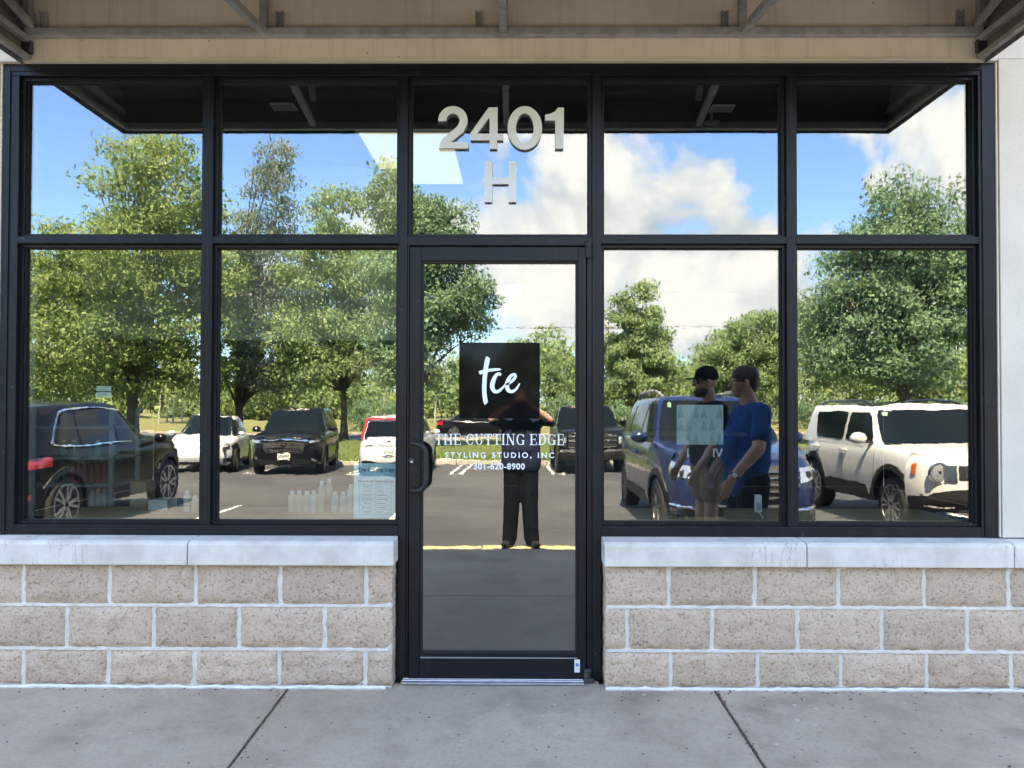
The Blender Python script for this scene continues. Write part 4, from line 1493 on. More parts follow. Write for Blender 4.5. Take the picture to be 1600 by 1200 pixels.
    # slim pale trunks at the wood's edge, between the two dark trunks on the left
    slim = ['first from the left of four slim pale trunks above the white electric car', 'second from the left of four slim pale trunks above the white electric car', 'third from the left of four slim pale trunks above the white electric car',
            'rightmost of four slim pale trunks above the white electric car', 'slim pale trunked young tree behind the roof of the white hatchback', 'slim pale trunked young tree right of the white hatchback roof']
    for i, (px, D, hh) in enumerate(((247, 70, 4.2), (259, 72, 4.0), (268, 74, 5.0), (281, 76, 4.8), (600, 74, 4.6), (680, 76, 4.4))):
        x, y = at(px, D)
        t = thing('young_tree', slim[i], 'tree', (x, y, G), 0, 'slim young trees before the far wood')
        MB().tube([(0, 0, -0.1), (0.06, 0, hh * 0.5), (0.12, 0.05, hh)], [0.10, 0.07, 0.03], 7).build('trunk', M['pole_wood'], t, smooth=True)
        cl = lobes_to_clumps([(0.1, 0, hh, 1.2, 1.1, 1.0)], 26, 300 + i, (0.35, 0.6), 0.3)
        leaf_cloud('crown', cl, 50, 0.15, M['leaf_bright'], t, 310 + i)
    # utility pole and wires
    D = 58
    x, y = at(955, D)
    p = thing('utility_pole', 'pale leaning wooden utility pole beside the pyramid shaped tree', 'utility pole', (x, y, G), 0)
    MB().tube([(0.18, 0, -0.2), (-0.1, 0, 3.6), (-0.42, 0, 8.2)], [0.17, 0.155, 0.12], 10).build('pole', M['pole_wood'], p, smooth=True, angle=0)
    MB().box(-1.3, 0.6, -0.06, 0.06, 7.55, 7.67).build('crossarm', M['pole_wood'], p)
    for k, dx in enumerate((-1.2, -0.35, 0.5)):
        pts = [(dx + 46 * (s - 0.5) * 2, 0, 7.8 - 0.9 * (1 - (2 * s - 1) ** 2) * 0 + 0.9 * (2 * abs(s - 0.5)) * (2 * abs(s - 0.5) - 1) * 1.2) for s in [q / 24 for q in range(25)]]
        MB().tube(pts, 0.006, 4).build('wire', M['gasket'], p)


build_trees()

# ================================================================== CARS
class Car:
    """Car body as a rounded plan swept in height; x forward, y to the left, z up, origin on the ground at mid length."""

    def __init__(s, name, label, P, loc, rz):
        s.P = P
        s.root = thing(name, label, P.get('cat', 'car'), loc, rz, P.get('group'))
        s.L, s.Wd, s.n = P['L'], P['W'], P.get('n', 5.0)
        s.zb = P.get('zb', 0.24)
        s.top = P['top']                 # (x, z) line of bonnet, belt and tail
        s.ax = [P['fax'], P['rax']]      # axle positions
        s.wr = P['wr']
        s.ar = s.wr + P.get('arch', 0.055)
        s.nose = P['nose']               # (z, set-back) of the front face
        s.tail = P['tail']
        s.body()
        s.cabin()
        s.wheels()

    def lerp(s, tab, x):
        tab = sorted(tab)
        return float(np.interp(x, [a for a, _ in tab], [b for _, b in tab]))

    def ztop(s, x):
        return s.lerp(s.top, x)

    def zlow(s, x):
        z = s.P.get('rock', s.zb)
        e = s.L / 2 - abs(x)
        if e < 0.5:
            z += (s.P.get('lip', 0.03)) * (1 - e / 0.5)
        for a in s.ax:
            d = abs(x - a)
            if d < s.ar:
                z = max(z, s.wr + math.sqrt(s.ar ** 2 - d * d))
        return z

    def hw(s, t):
        t = min(max(t, 0), 1)
        return s.Wd / 2 * float(np.interp(t, [0, 0.12, 0.5, 0.78, 0.93, 1.0], [0.955, 0.985, 1.0, 0.985, 0.955, 0.91]))

    def ext(s, z):
        zf, zr = s.ztop(s.L / 2 * 0.97) - 0.015, s.ztop(-s.L / 2 * 0.97) - 0.015
        return s.L / 2 - s.lerp(s.nose, min(z, zf)), -s.L / 2 + s.lerp(s.tail, min(z, zr))

    def side_y(s, x, z):
        t = (z - s.zb) / max(s.ztop(x) - s.zb, 0.05)
        xf, xr = s.ext(z)
        c, h = (xf + xr) / 2, (xf - xr) / 2
        q = min(abs((x - c) / h), 0.9999)
        return s.hw(t) * (1 - q ** s.n) ** (1 / s.n)

    def front_x(s, y, z, rear=False):
        xf, xr = s.ext(z)
        c, h = (xf + xr) / 2, (xf - xr) / 2
        xe = xr if rear else xf
        t = (z - s.zb) / max(s.ztop(xe * 0.97) - s.zb, 0.05)
        q = min(abs(y / s.hw(t)), 0.9995)
        v = h * (1 - q ** s.n) ** (1 / s.n)
        return c - v if rear else c + v

    def plan(s):
        """half outline from front centre to rear centre, as parameters: ('f', y share) / ('s', x) / ('r', y share)"""
        qe = (1 - 0.80 ** s.n) ** (1 / s.n)
        qs = [qe * q for q in (0.0, 0.22, 0.45, 0.64, 0.79, 0.89, 0.96, 1.0)]
        pr = [('f', q) for q in qs]
        xs = list(np.linspace(0.78, -0.78, 34) * s.L / 2)
        for a in s.ax:
            xs += [a + s.ar * math.cos(PI * k / 14) for k in range(15)] + [a + s.ar * 1.015, a - s.ar * 1.015]
        xs = sorted(set(round(x, 4) for x in xs if abs(x) < s.L / 2 * 0.785), reverse=True)
        pr += [('s', x) for x in xs]
        pr += [('r', q) for q in qs[::-1]]
        return pr

    def body(s):
        T = [0, 0.05, 0.12, 0.22, 0.34, 0.46, 0.58, 0.70, 0.80, 0.88, 0.94, 0.975, 1.0]
        mb = MB()
        plan = s.plan()
        rowsL, rowsR, tops = [], [], []
        for (k, q) in plan:
            col = []
            for t in T:
                if k == 's':
                    z = s.zb + (s.ztop(q) - s.zb) * t
                    z = max(z, s.zlow(q))
                    col.append((q, s.side_y(q, z), z))
                else:
                    xe = s.front_x(q * s.Wd / 2 * 0.95, s.ztop(s.L * (0.48 if k == 'f' else -0.48)) - 0.02, k == 'r')
                    zl = s.zlow(xe) if abs(xe) > max(s.ax) + s.ar else s.zlow(s.L / 2)
                    z = zl + (s.ztop(xe) - zl) * t
                    y = q * s.hw((z - s.zb) / (s.ztop(xe) - s.zb))
                    col.append((s.front_x(y, z, k == 'r'), y, z))
            rowsL.append(col)
            rowsR.append([(x, -y, z) for x, y, z in col])
        mb.grid(rowsL)
        mb.grid([r[::-1] for r in rowsR])
        rows = []
        for cl in rowsL:
            x, y, z = cl[-1]
            cr = s.P.get('crown', 0.035)
            rows.append([(x, y * f, z + cr * (1 - f * f) * (1 if abs(x) < s.L * 0.47 else 0.4)) for f in (1, 0.93, 0.8, 0.55, 0.28, 0, -0.28, -0.55, -0.8, -0.93, -1)])
        mb.grid(rows)
        s.bodyobj = mb.build('body', M[s.P['paint']], s.root, smooth=True, fixn=True, angle=50)
        # floor pan and wheel wells
        f = MB().box(-s.L / 2 + 0.22, s.L / 2 - 0.22, -s.Wd / 2 + 0.24, s.Wd / 2 - 0.24, s.zb + 0.02, s.zb + 0.46)
        f.box(s.ax[1] + s.ar + 0.02, s.ax[0] - s.ar - 0.02, -s.Wd / 2 + 0.07, s.Wd / 2 - 0.07, s.zb + 0.015, s.zb + 0.2)
        f.build('underbody', M['trim'], s.root)
        # dark sill and arch cladding following the lower edge
        if s.P.get('clad', 0):
            c = s.P['clad']
            for sg in (1, -1):
                rows = []
                for (k, q) in plan:
                    if k != 's':
                        continue
                    zl = s.zlow(q)
                    near = min(abs(q - a) for a in s.ax)
                    hgt = c if near > s.ar + 0.10 else s.P.get('archclad', 0.05)
                    if near < s.ar + 0.10:
                        zt = zl + hgt
                        for a in s.ax:
                            d = abs(q - a)
                            if d < s.ar + 0.06:
                                zt = s.wr + math.sqrt(max((s.ar + 0.06) ** 2 - d * d, 0.0))
                                zt = max(zt, s.P.get('rock', s.zb) + c * 0.9)
                    else:
                        zt = zl + hgt
                    zt = max(zt, zl + 0.03)
                    rows.append([(q, sg * (s.side_y(q, z) + 0.012), z) for z in (zl - 0.015, zl + (zt - zl) * 0.5, zt)] + [(q, sg * (s.side_y(q, zt) - 0.002), zt + 0.004)])
                MB().grid(rows).build('cladding', M[s.P.get('cladmat', 'trim')], s.root, smooth=True, fixn=True)

    # ---------------- cabin
    def zroof(s, x):
        return s.lerp(s.P['roof'], x)

    def cab_ext(s, t):
        P = s.P
        return P['wb'] + (P['wt'] - P['wb']) * t, P['rb'] + (P['rt'] - P['rb']) * t

    def cab_hw(s, t):
        P = s.P
        return P['hb'] + (P['ht'] - P['hb']) * (t ** 1.25)

    def cab_z(s, x, t):
        z0 = s.P['cz']
        return z0 + (s.zroof(x) - z0) * t

    def cab(s, k, q, t, off=0.0):
        """point on the cabin skin: k side 's' with q = x, or 'f'/'r' with q = y share"""
        xf, xr = s.cab_ext(t)
        c, h = (xf + xr) / 2, (xf - xr) / 2
        w = s.cab_hw(t)
        n = s.P.get('cn', 7.0)
        if k == 's':
            u = min(abs((q - c) / h), 0.9995)
            return (q, w * (1 - u ** n) ** (1 / n) + off, s.cab_z(q, t))
        v = h * (1 - min(abs(q), 0.9995) ** n) ** (1 / n)
        x = c + (v + off) if k == 'f' else c - (v + off)
        return (x, w * q, s.cab_z(x, t) + off * 0.5)

    def cabin(s):
        P = s.P
        T = [0, 0.2, 0.4, 0.6, 0.8, 0.92, 0.98, 1.0]
        mb = MB()
        cn = P.get('cn', 7.0)
        qe = (1 - 0.83 ** cn) ** (1 / cn)
        qs = [qe * q for q in (0, 0.3, 0.6, 0.8, 0.92, 1.0)]
        plan = [('f', q) for q in qs]
        plan += [('u', u) for u in np.linspace(0.82, -0.82, 26)]
        plan += [('r', q) for q in qs[::-1]]
        rowsL, rowsR = [], []
        for (k, q) in plan:
            col = []
            for t in T:
                tt = t
                ins = 0.0 if t < 0.9 else (t - 0.9) / 0.1 * 0.035
                xf, xr = s.cab_ext(tt)
                if k == 'u':
                    p = s.cab('s', (xf + xr) / 2 + (xf - xr) / 2 * q, tt)
                else:
                    p = s.cab(k, q, tt)
                col.append((p[0], max(p[1] - ins, 0) if k == 'u' else p[1] * (1 - ins), p[2]))
            rowsL.append(col)
            rowsR.append([(a, -b, c) for a, b, c in col])
        mb.grid(rowsL)
        mb.grid([r[::-1] for r in rowsR])
        rows = []
        for cl in rowsL:
            x, y, z = cl[-1]
            rows.append([(x, y * f, z + 0.03 * (1 - f * f)) for f in (1, 0.9, 0.7, 0.35, 0, -0.35, -0.7, -0.9, -1)])
        mb.grid(rows)
        mb.build('cabin', M[P['paint']], s.root, smooth=True, fixn=True, angle=50)
        if P.get('roofmat'):
            rows2 = []
            for cl in rowsL[4:-4]:
                x, y, z = cl[-1]
                rows2.append([(x, y * f, z + 0.03 * (1 - f * f) + 0.008) for f in (0.94, 0.7, 0.35, 0, -0.35, -0.7, -0.94)])
            MB().grid(rows2).build('roof_panel', M[P['roofmat']], s.root, smooth=True, fixn=True)
        # windscreen and rear window
        for k, nm, (t0, t1, q0, q1) in (('f', 'windscreen', P.get('ws', (0.06, 0.93, 0.90, 0.90))), ('r', 'rear_window', P.get('rw', (0.10, 0.88, 0.86, 0.86)))):
            rows = []
            for i in range(9):
                t = t0 + (t1 - t0) * i / 8
                qm = q0 + (q1 - q0) * i / 8
                # rounded corners
                e = min(i, 8 - i)
                qm *= (0.965 if e == 0 else 1.0)
                rows.append([s.cab(k, qm * f, t, 0.007) for f in np.linspace(1, -1, 15)])
            MB().grid(rows).build(nm, M['car_glass'], s.root, smooth=True, fixn=True)
        # side windows: polygons in (x, t) given by lower and upper edges
        for win in P['windows']:
            for sg in (1, -1):
                rows = []
                (xa0, xa1), (xb0, xb1), t0, t1 = win        # lower edge x range, upper edge x range
                for i in range(9):
                    f = i / 8
                    t = t0 + (t1 - t0) * f
                    xr_ = xa0 + (xb0 - xa0) * f
                    xf_ = xa1 + (xb1 - xa1) * f
                    r = 0.035 * (1 if i in (0, 8) else 0)
                    row = []
                    for u in np.linspace(0, 1, 12):
                        x = xr_ + r + (xf_ - xr_ - 2 * r) * u
                        p = s.cab('s', x, t, 0.007)
                        row.append((p[0], sg * p[1], p[2]))
                    rows.append(row)
                MB().grid(rows).build('side_window', M['car_glass'], s.root, smooth=True, fixn=True)
        if P.get('winline'):
            for sg in (1, -1):
                pts = [s.cab('s', x, t, 0.010) for x, t in P['winline']]
                pts = [(a, sg * b, c) for a, b, c in pts]
                MB().tube(curve_pts(pts, 5), 0.015, 6).build('window_trim', M[P.get('winlinemat', 'chrome')], s.root, smooth=True)
        if P.get('rails'):
            x0, x1, hgt, rr = P['rails']
            for sg in (1, -1):
                pts = []
                for u in np.linspace(0, 1, 12):
                    x = x0 + (x1 - x0) * u
                    p = s.cab('s', x, 0.985)
                    lift = hgt * min(1, 5.5 * min(u, 1 - u) + 0.1)
                    pts.append((x, sg * (p[1] - 0.07), s.zroof(x) + lift))
                MB().tube(pts, rr, 8).build('roof_rail', M[P.get('railmat', 'grey_trim')], s.root, smooth=True)

    # ---------------- wheels
    def wheels(s):
        P = s.P
        r, tw = s.wr, P.get('tw', 0.22)
        for a in s.ax:
            for sg in (1, -1):
                yo = s.Wd / 2 * 0.985 - 0.01
                w = thing('wheel', None, None, (a, sg * (yo - tw / 2), r))
                for key in list(w.keys()):
                    del w[key]
                w.parent = s.root
                h = tw / 2
                rr = r * P.get('rimr', 0.70)
                prof = [(rr, -h * 0.9), (r * 0.93, -h), (r * 0.985, -h * 0.8), (r, -h * 0.4), (r, h * 0.4), (r * 0.985, h * 0.8), (r * 0.93, h), (rr, h * 0.9)]
                MB().lathe(prof, 'Y', 30).build('tyre', M['tyre'], w, smooth=True, angle=60)
                mb = MB()
                d = sg
                mb.lathe([(rr * 1.005, d * h * 0.55), (rr * 1.01, d * h * 0.93), (rr * 0.93, d * h * 0.95), (rr * 0.90, d * h * 0.45)], 'Y', 30)
                mb.lathe([(rr * 0.22, d * h * 0.4), (rr * 0.20, d * h * 0.86), (rr * 0.08, d * h * 0.9), (0.001, d * h * 0.9)], 'Y', 14)
                ns = P.get('spokes', 5)
                for k in range(ns):
                    for dw in ((-0.16, 0.16) if P.get('twin') else (0.0,)):
                        w0 = 2 * PI * k / ns + dw * 0.9
                        w1 = 2 * PI * k / ns + dw * 1.3
                        p = (rr * 0.15 * math.cos(w0), d * h * 0.82, rr * 0.15 * math.sin(w0))
                        q = (rr * 0.96 * math.cos(w1), d * h * 0.84, rr * 0.96 * math.sin(w1))
                        pv, qv = Vector(p), Vector(q)
                        dr = (qv - pv).normalized()
                        sd_ = Vector((-dr.z, 0, dr.x)) * rr * (0.075 if P.get('twin') else 0.13)
                        th = Vector((0, d * h * 0.10, 0))
                        vs = [pv - sd_ - th, pv + sd_ - th, pv + sd_ + th, pv - sd_ + th, qv - sd_ * 0.8 - th, qv + sd_ * 0.8 - th, qv + sd_ * 0.8 + th, qv - sd_ * 0.8 + th]
                        mb.add(vs, [(0, 1, 2, 3), (4, 7, 6, 5), (0, 4, 5, 1), (1, 5, 6, 2), (2, 6, 7, 3), (3, 7, 4, 0)])
                mb.build('rim', M[P.get('rimmat', 'rim')], w, smooth=True, angle=35)
                MB().lathe([(rr * 0.93, d * h * 0.10), (rr * 0.93, d * h * 0.14), (0.001, d * h * 0.15)], 'Y', 20).build('brake_disc', M['rim_dark'], w)

    # ---------------- pieces laid on the skin
    def face(s, nm, mat, y0, y1, z0, z1, rear=False, off=0.010, thick=0.02, shape=None, both=False, bev=0.0):
        """panel on the front or rear face; shape: function (u, v) -> (y share, z share) to bend the outline"""
        for sg in ((1, -1) if both else (1,)):
            rows = []
            nu, nv = 12, 6
            for j in range(nv + 1):
                row = []
                for i in range(nu + 1):
                    u, v = i / nu, j / nv
                    if shape:
                        u, v = shape(u, v)
                    y = y0 + (y1 - y0) * u
                    z = z0 + (z1 - z0) * v
                    x = s.front_x(y, z, rear)
                    row.append((x + (-off if rear else off), sg * y, z))
                rows.append(row)
            MB().grid(rows).build(nm, M[mat], s.root, smooth=True, fixn=True, solid=0.0)

    def flank(s, nm, mat, x0, x1, z0, z1, off=0.008, shape=None, both=True):
        """panel on the side skin"""
        for sg in ((1, -1) if both else (1,)):
            rows = []
            for j in range(7):
                row = []
                for i in range(13):
                    u, v = i / 12, j / 6
                    if shape:
                        u, v = shape(u, v)
                    x = x0 + (x1 - x0) * u
                    z = z0 + (z1 - z0) * v
                    row.append((x, sg * (s.side_y(x, z) + off), z))
                rows.append(row)
            MB().grid(rows).build(nm, M[mat], s.root, smooth=True, fixn=True)

    def corner(s, nm, mat, y0, x1, z00, z01, z10, z11, rear=False, off=0.010, both=True):
        """lamp that wraps from the front (or rear) face at y0 round the corner to x1 on the side; z range at either end"""
        ysplit = 0.86
        for sg in ((1, -1) if both else (1,)):
            rows = []
            zm = (z00 + z01) / 2
            hw = s.Wd / 2 * 0.97
            path = [('y', y0 + (hw * ysplit - y0) * k / 7) for k in range(8)]
            xs0 = s.front_x(hw * ysplit, zm, rear)
            path += [('x', xs0 + (x1 - xs0) * k / 6) for k in range(1, 7)]
            n = len(path) - 1
            for i, (k, q) in enumerate(path):
                f = i / n
                za, zb_ = z00 + (z10 - z00) * f, z01 + (z11 - z01) * f
                row = []
                for j in range(6):
                    z = za + (zb_ - za) * j / 5
                    if k == 'y':
                        x, y = s.front_x(q, z, rear), q
                        ox, oy = (-off if rear else off), off * (q / hw) ** 2
                    else:
                        x, y = q, s.side_y(q, z)
                        ox, oy = (-off if rear else off) * (1 - (i - 7) / 6), off
                    row.append((x + ox, sg * (y + oy), z))
                rows.append(row)
            MB().grid(rows).build(nm, M[mat], s.root, smooth=True, fixn=True)

    def mirrors(s, x, z, mat, size=(0.075, 0.10, 0.075)):
        for sg in (1, -1):
            y0 = s.cab_hw(0.1) - 0.02
            m = MB().ellipsoid((x, sg * (y0 + 0.06 + size[1]), z), size, 14, 10).build('wing_mirror', M[mat], s.root, smooth=True, angle=0)
            MB().bar((x + 0.02, sg * (y0 - 0.02), z - 0.06), (x, sg * (y0 + 0.10), z - 0.045), 0.06, 0.035).build('mirror_arm', M['trim'], m)

    def handles(s, xs, z, mat):
        for x in xs:
            for sg in (1, -1):
                y = s.side_y(x, z)
                MB().tube([(x - 0.11, sg * (y + 0.004), z), (x - 0.08, sg * (y + 0.030), z), (x + 0.08, sg * (y + 0.030), z), (x + 0.11, sg * (y + 0.004), z)], 0.016, 8).build('door_handle', M[mat], s.root, smooth=True)

    def seams(s, xs, z0, z1):
        """door shut lines: thin dark strips along the skin"""
        for x in xs:
            for sg in (1, -1):
                rows = []
                for j in range(9):
                    z = z0 + (z1 - z0) * j / 8
                    z = max(z, s.zlow(x) + 0.02)
                    rows.append([(x - 0.005, sg * (s.side_y(x - 0.005, z) + 0.0022), z), (x + 0.005, sg * (s.side_y(x + 0.005, z) + 0.0022), z)])
                MB().grid(rows).build('door_seam', M['gasket'], s.root)

    def plate(s, y, z, rear=False, w=0.305, h=0.152):
        x = s.front_x(y, z, rear)
        d = -1 if rear else 1
        p = MB().box(x + d * 0.012 if d > 0 else x - 0.024, x + 0.024 if d > 0 else x - 0.012, y - w / 2, y + w / 2, z - h / 2, z + h / 2).build('number_plate', M['plate'], s.root)
        b = MB()
        for k in range(6):
            yy = y - w * 0.36 + k * w * 0.145
            xx = x + d * 0.0255
            b.box(min(xx, xx - d * 0.001), max(xx, xx - d * 0.001), yy - 0.014, yy + 0.014, z - 0.030, z + 0.032)
        b.build('plate_print', M['ink'], p)

    def wipers(s):
        for y0, y1 in ((0.05, 0.62), (-0.62, -0.08)):
            a, b = s.cab('f', y0 / s.cab_hw(0.06), 0.05, 0.02), s.cab('f', y1 / s.cab_hw(0.12), 0.12, 0.02)
            MB().bar(a, b, 0.014, 0.014).build('wiper', M['gasket'], s.root)


def build_cars():
    N = PI / 2           # nose towards the shop
    # ---- navy three-row SUV, nose to the shop
    c = Car('parked_suv', 'navy blue SUV facing the shop, second from the right in the window, silver barred grille', dict(
        cat='SUV', paint='p_navy', L=4.98, W=1.93, n=4.6, zb=0.30, rock=0.34, top=[(2.49, 0.99), (2.25, 1.045), (1.6, 1.12), (1.0, 1.165), (0.6, 1.17), (-2.0, 1.185), (-2.49, 1.13)],
        fax=1.52, rax=-1.37, wr=0.37, arch=0.06, nose=[(0.3, 0.10), (0.5, 0.02), (0.7, 0.0), (0.9, 0.03), (1.0, 0.10), (1.2, 0.2)], tail=[(0.3, 0.1), (0.5, 0), (0.8, 0.02), (1.2, 0.08)],
        clad=0.16, cz=1.10, wb=1.22, wt=0.42, rb=-2.40, rt=-2.02, hb=0.90, ht=0.70, roof=[(1.3, 1.70), (0.4, 1.755), (-0.6, 1.765), (-1.6, 1.735), (-2.4, 1.66)],
        windows=[((0.02, 0.86), (0.02, 0.34), 0.16, 0.86), ((-1.02, -0.06), (-0.98, -0.06), 0.16, 0.86), ((-1.98, -1.12), (-1.76, -1.08), 0.18, 0.86)],
        rails=(-1.9, 0.25, 0.085, 0.026), railmat='grey_trim', rimmat='rim_dark', spokes=5, twin=True), (2.68, -4.80 - 2.49, lot_z(-7.0)), N)
    c.corner('headlamp', 'lamp_clear', 0.55, 1.98, 0.76, 0.93, 0.86, 0.985)
    for sg in (1, -1):
        for y in (0.66, 0.76):
            MB().ellipsoid((c.front_x(y, 0.85) + 0.012, sg * y, 0.855), (0.02, 0.045, 0.045), 12, 8).build('lamp_bulb', M['lamp_dark'], c.root, smooth=True)
    c.face('grille', 'trim', -0.52, 0.52, 0.56, 0.95, off=0.012, shape=lambda u, v: (0.5 + (u - 0.5) * (0.80 + 0.20 * min(1, v * 1.6)), v))
    for k in range(5):
        z = 0.60 + k * 0.075
        hw_ = 0.43 + 0.05 * min(k, 2)
        MB().tube([(c.front_x(y, z) + 0.022, y, z) for y in np.linspace(-hw_, hw_, 11)], 0.013 if k != 4 else 0.017, 6).build('grille_bar', M['chrome'], c.root, smooth=True)
    c.face('emblem_panel', 'plate', -0.16, 0.16, 0.66, 0.82, off=0.040)
    MB().ellipsoid((c.front_x(0, 0.74) + 0.044, 0, 0.74), (0.008, 0.05, 0.03), 14, 8).build('emblem', M['trim'], c.root, smooth=True)
    c.face('bumper_intake', 'trim', -0.72, 0.72, 0.33, 0.50, off=0.010)
    for sg in (1, -1):
        MB().tube([(c.front_x(y, 0.47) + 0.018, sg * y, 0.47) for y in np.linspace(0.45, 0.86, 7)], 0.018, 6).build('bumper_trim', M['chrome'], c.root, smooth=True)
    MB().tube([(c.front_x(y, 0.505) + 0.018, y, 0.505) for y in np.linspace(-0.44, 0.44, 9)], 0.016, 6).build('bumper_trim', M['chrome'], c.root, smooth=True)
    c.mirrors(0.86, 1.22, 'p_navy', (0.085, 0.115, 0.08))
    c.handles((-0.02, -1.1), 0.98, 'p_navy')
    c.seams((0.98, -0.02, -1.08), 0.40, 1.15)
    c.wipers()
    st = [c.cab('f', q, t, 0.012) for q, t in ((0.80, 0.80), (0.74, 0.80), (0.74, 0.88), (0.80, 0.88))]
    MB().add(st, [(0, 1, 2, 3)]).build('windscreen_sticker', M['vinyl_green'], c.root)

    # ---- white compact boxy SUV on the right
    c = Car('parked_suv', 'white boxy compact SUV with black lower trim parked at the right end', dict(
        cat='SUV', paint='p_white', L=4.24, W=1.80, n=6.0, zb=0.33, rock=0.36, top=[(2.12, 1.0), (2.0, 1.035), (1.3, 1.095), (0.95, 1.115), (-1.9, 1.13), (-2.12, 1.10)],
        fax=1.30, rax=-1.27, wr=0.362, arch=0.115, nose=[(0.33, 0.12), (0.5, 0.02), (0.65, 0.0), (0.95, 0.02), (1.02, 0.06), (1.2, 0.12)], tail=[(0.3, 0.08), (0.5, 0), (0.9, 0.02), (1.2, 0.06)],
        clad=0.20, archclad=0.06, cz=1.06, wb=0.98, wt=0.50, rb=-2.02, rt=-1.84, hb=0.86, ht=0.72, cn=9, roof=[(1.0, 1.62), (0.5, 1.655), (-0.6, 1.67), (-1.5, 1.655), (-2.1, 1.61)],
        windows=[((-0.12, 0.72), (-0.12, 0.44), 0.17, 0.85), ((-1.20, -0.20), (-1.36, -0.20), 0.17, 0.85)],
        rails=(-1.55, 0.34, 0.062, 0.024), railmat='rim_dark', roofmat='car_glass', rimmat='rim', spokes=6, twin=True, crown=0.03, ws=(0.08, 0.90, 0.90, 0.91)), (5.76, -5.35 - 2.12, lot_z(-7.3)), N)
    c.face('grille', 'trim', -0.44, 0.44, 0.76, 0.93, off=0.012)
    for k in range(7):
        y = -0.36 + k * 0.12
        c.face('grille_slot', 'chrome', y - 0.012, y + 0.012, 0.775, 0.915, off=0.022)
    c.face('headlamp_bezel', 'chrome', 0.46, 0.60, 0.72, 0.935, off=0.010, both=True)
    for sg in (1, -1):
        y = 0.645
        x = c.front_x(y, 0.83) + 0.004
        MB().lathe([(0.135, -0.03), (0.135, 0.012), (0.118, 0.020), (0.112, 0.004), (0.001, 0.004)], 'X', 28, (x, sg * y, 0.835)).build('headlamp_ring', M['chrome'], c.root, smooth=True)
        MB().ellipsoid((x + 0.004, sg * y, 0.835), (0.018, 0.112, 0.112), 22, 12).build('headlamp', M['lamp_clear'], c.root, smooth=True)
        MB().ellipsoid((x + 0.008, sg * y, 0.842), (0.016, 0.045, 0.045), 16, 10).build('lamp_bulb', M['lamp_dark'], c.root, smooth=True)
    c.flank('marker_lamp', 'lamp_amber', 1.76, 1.84, 0.80, 0.94, off=0.012)
    c.face('bumper', 'trim', -0.80, 0.80, 0.36, 0.64, off=0.012, shape=lambda u, v: (u, v * (1 - 0.28 * max(0.0, abs(u - 0.5) * 2 - 0.62) / 0.38)))
    c.corner('bumper_corner', 'trim', 0.70, 1.70, 0.36, 0.58, 0.36, 0.52, off=0.013)
    for sg in (1, -1):
        c.face('fog_lamp_recess', 'gasket', 0.50, 0.74, 0.43, 0.52, off=0.020) if sg > 0 else c.face('fog_lamp_recess', 'gasket', -0.74, -0.50, 0.43, 0.52, off=0.020)
        MB().tube([(c.front_x(y, 0.42) + 0.024, sg * y, 0.42 + 0.0 * y) for y in np.linspace(0.48, 0.76, 6)], 0.010, 6).build('fog_lamp_trim', M['grey_trim'], c.root, smooth=True)
    c.face('skid_plate', 'grey_trim', -0.42, 0.42, 0.35, 0.40, off=0.020)
    c.mirrors(0.66, 1.20, 'p_silver', (0.085, 0.115, 0.085))
    c.handles((-0.10, -1.12), 1.00, 'p_white')
    c.seams((0.84, -0.16, -1.05), 0.55, 1.10)
    c.wipers()
    st = [c.cab('f', q, t, 0.012) for q, t in ((0.84, 0.78), (0.75, 0.78), (0.75, 0.86), (0.84, 0.86))]
    MB().add(st, [(0, 1, 2, 3)]).build('windscreen_sticker', M['vinyl_green'], c.root)
    for sg in (1, -1):
        c.flank('tail_window_frame', 'grey_trim', -1.88, -1.62, 1.02, 1.09, off=0.006)
        break

    # ---- black SUV on the left, tail to the shop
    c = Car('parked_suv', 'black SUV at the far left with its red tail lamp towards the shop', dict(
        cat='SUV', paint='p_black', L=4.72, W=1.90, n=4.6, zb=0.28, rock=0.32, top=[(2.36, 0.92), (2.1, 1.0), (1.5, 1.055), (1.0, 1.08), (-0.8, 1.10), (-1.8, 1.14), (-2.36, 1.10)],
        fax=1.43, rax=-1.43, wr=0.375, arch=0.05, nose=[(0.3, 0.10), (0.5, 0.02), (0.7, 0.0), (0.9, 0.06), (1.2, 0.2)], tail=[(0.3, 0.10), (0.5, 0.02), (0.7, 0.0), (0.95, 0.03), (1.2, 0.10)],
        clad=0.10, cz=1.02, wb=1.18, wt=0.30, rb=-2.25, rt=-1.72, hb=0.885, ht=0.68, roof=[(1.2, 1.56), (0.3, 1.655), (-0.4, 1.675), (-1.2, 1.65), (-1.8, 1.60), (-2.3, 1.48)],
        windows=[((-0.10, 0.86), (-0.10, 0.30), 0.17, 0.84), ((-1.06, -0.16), (-0.98, -0.16), 0.17, 0.84), ((-1.60, -1.12), (-1.30, -1.04), 0.21, 0.82)],
        winline=[(0.84, 0.14), (-0.3, 0.13), (-1.2, 0.14), (-1.62, 0.19), (-1.64, 0.30), (-1.42, 0.72), (-1.22, 0.88), (-0.5, 0.90), (0.24, 0.88)],
        rimmat='rim', spokes=5, twin=True, rimr=0.74), (-6.70, -5.0 - 2.36, lot_z(-7.4)), -N)
    c.corner('tail_lamp', 'lamp_red', 0.48, -1.72, 0.86, 1.00, 0.88, 1.00, rear=True, off=0.016)
    c.corner('reflector', 'lamp_red', 0.60, -2.02, 0.50, 0.555, 0.50, 0.56, rear=True, off=0.016)
    c.face('bumper_trim', 'grey_trim', -0.78, 0.78, 0.36, 0.46, rear=True, off=0.014)
    c.face('bumper_panel', 'trim', -0.84, 0.84, 0.30, 0.36, rear=True, off=0.013)
    c.plate(0, 0.84, True)
    c.mirrors(0.92, 1.12, 'p_black')
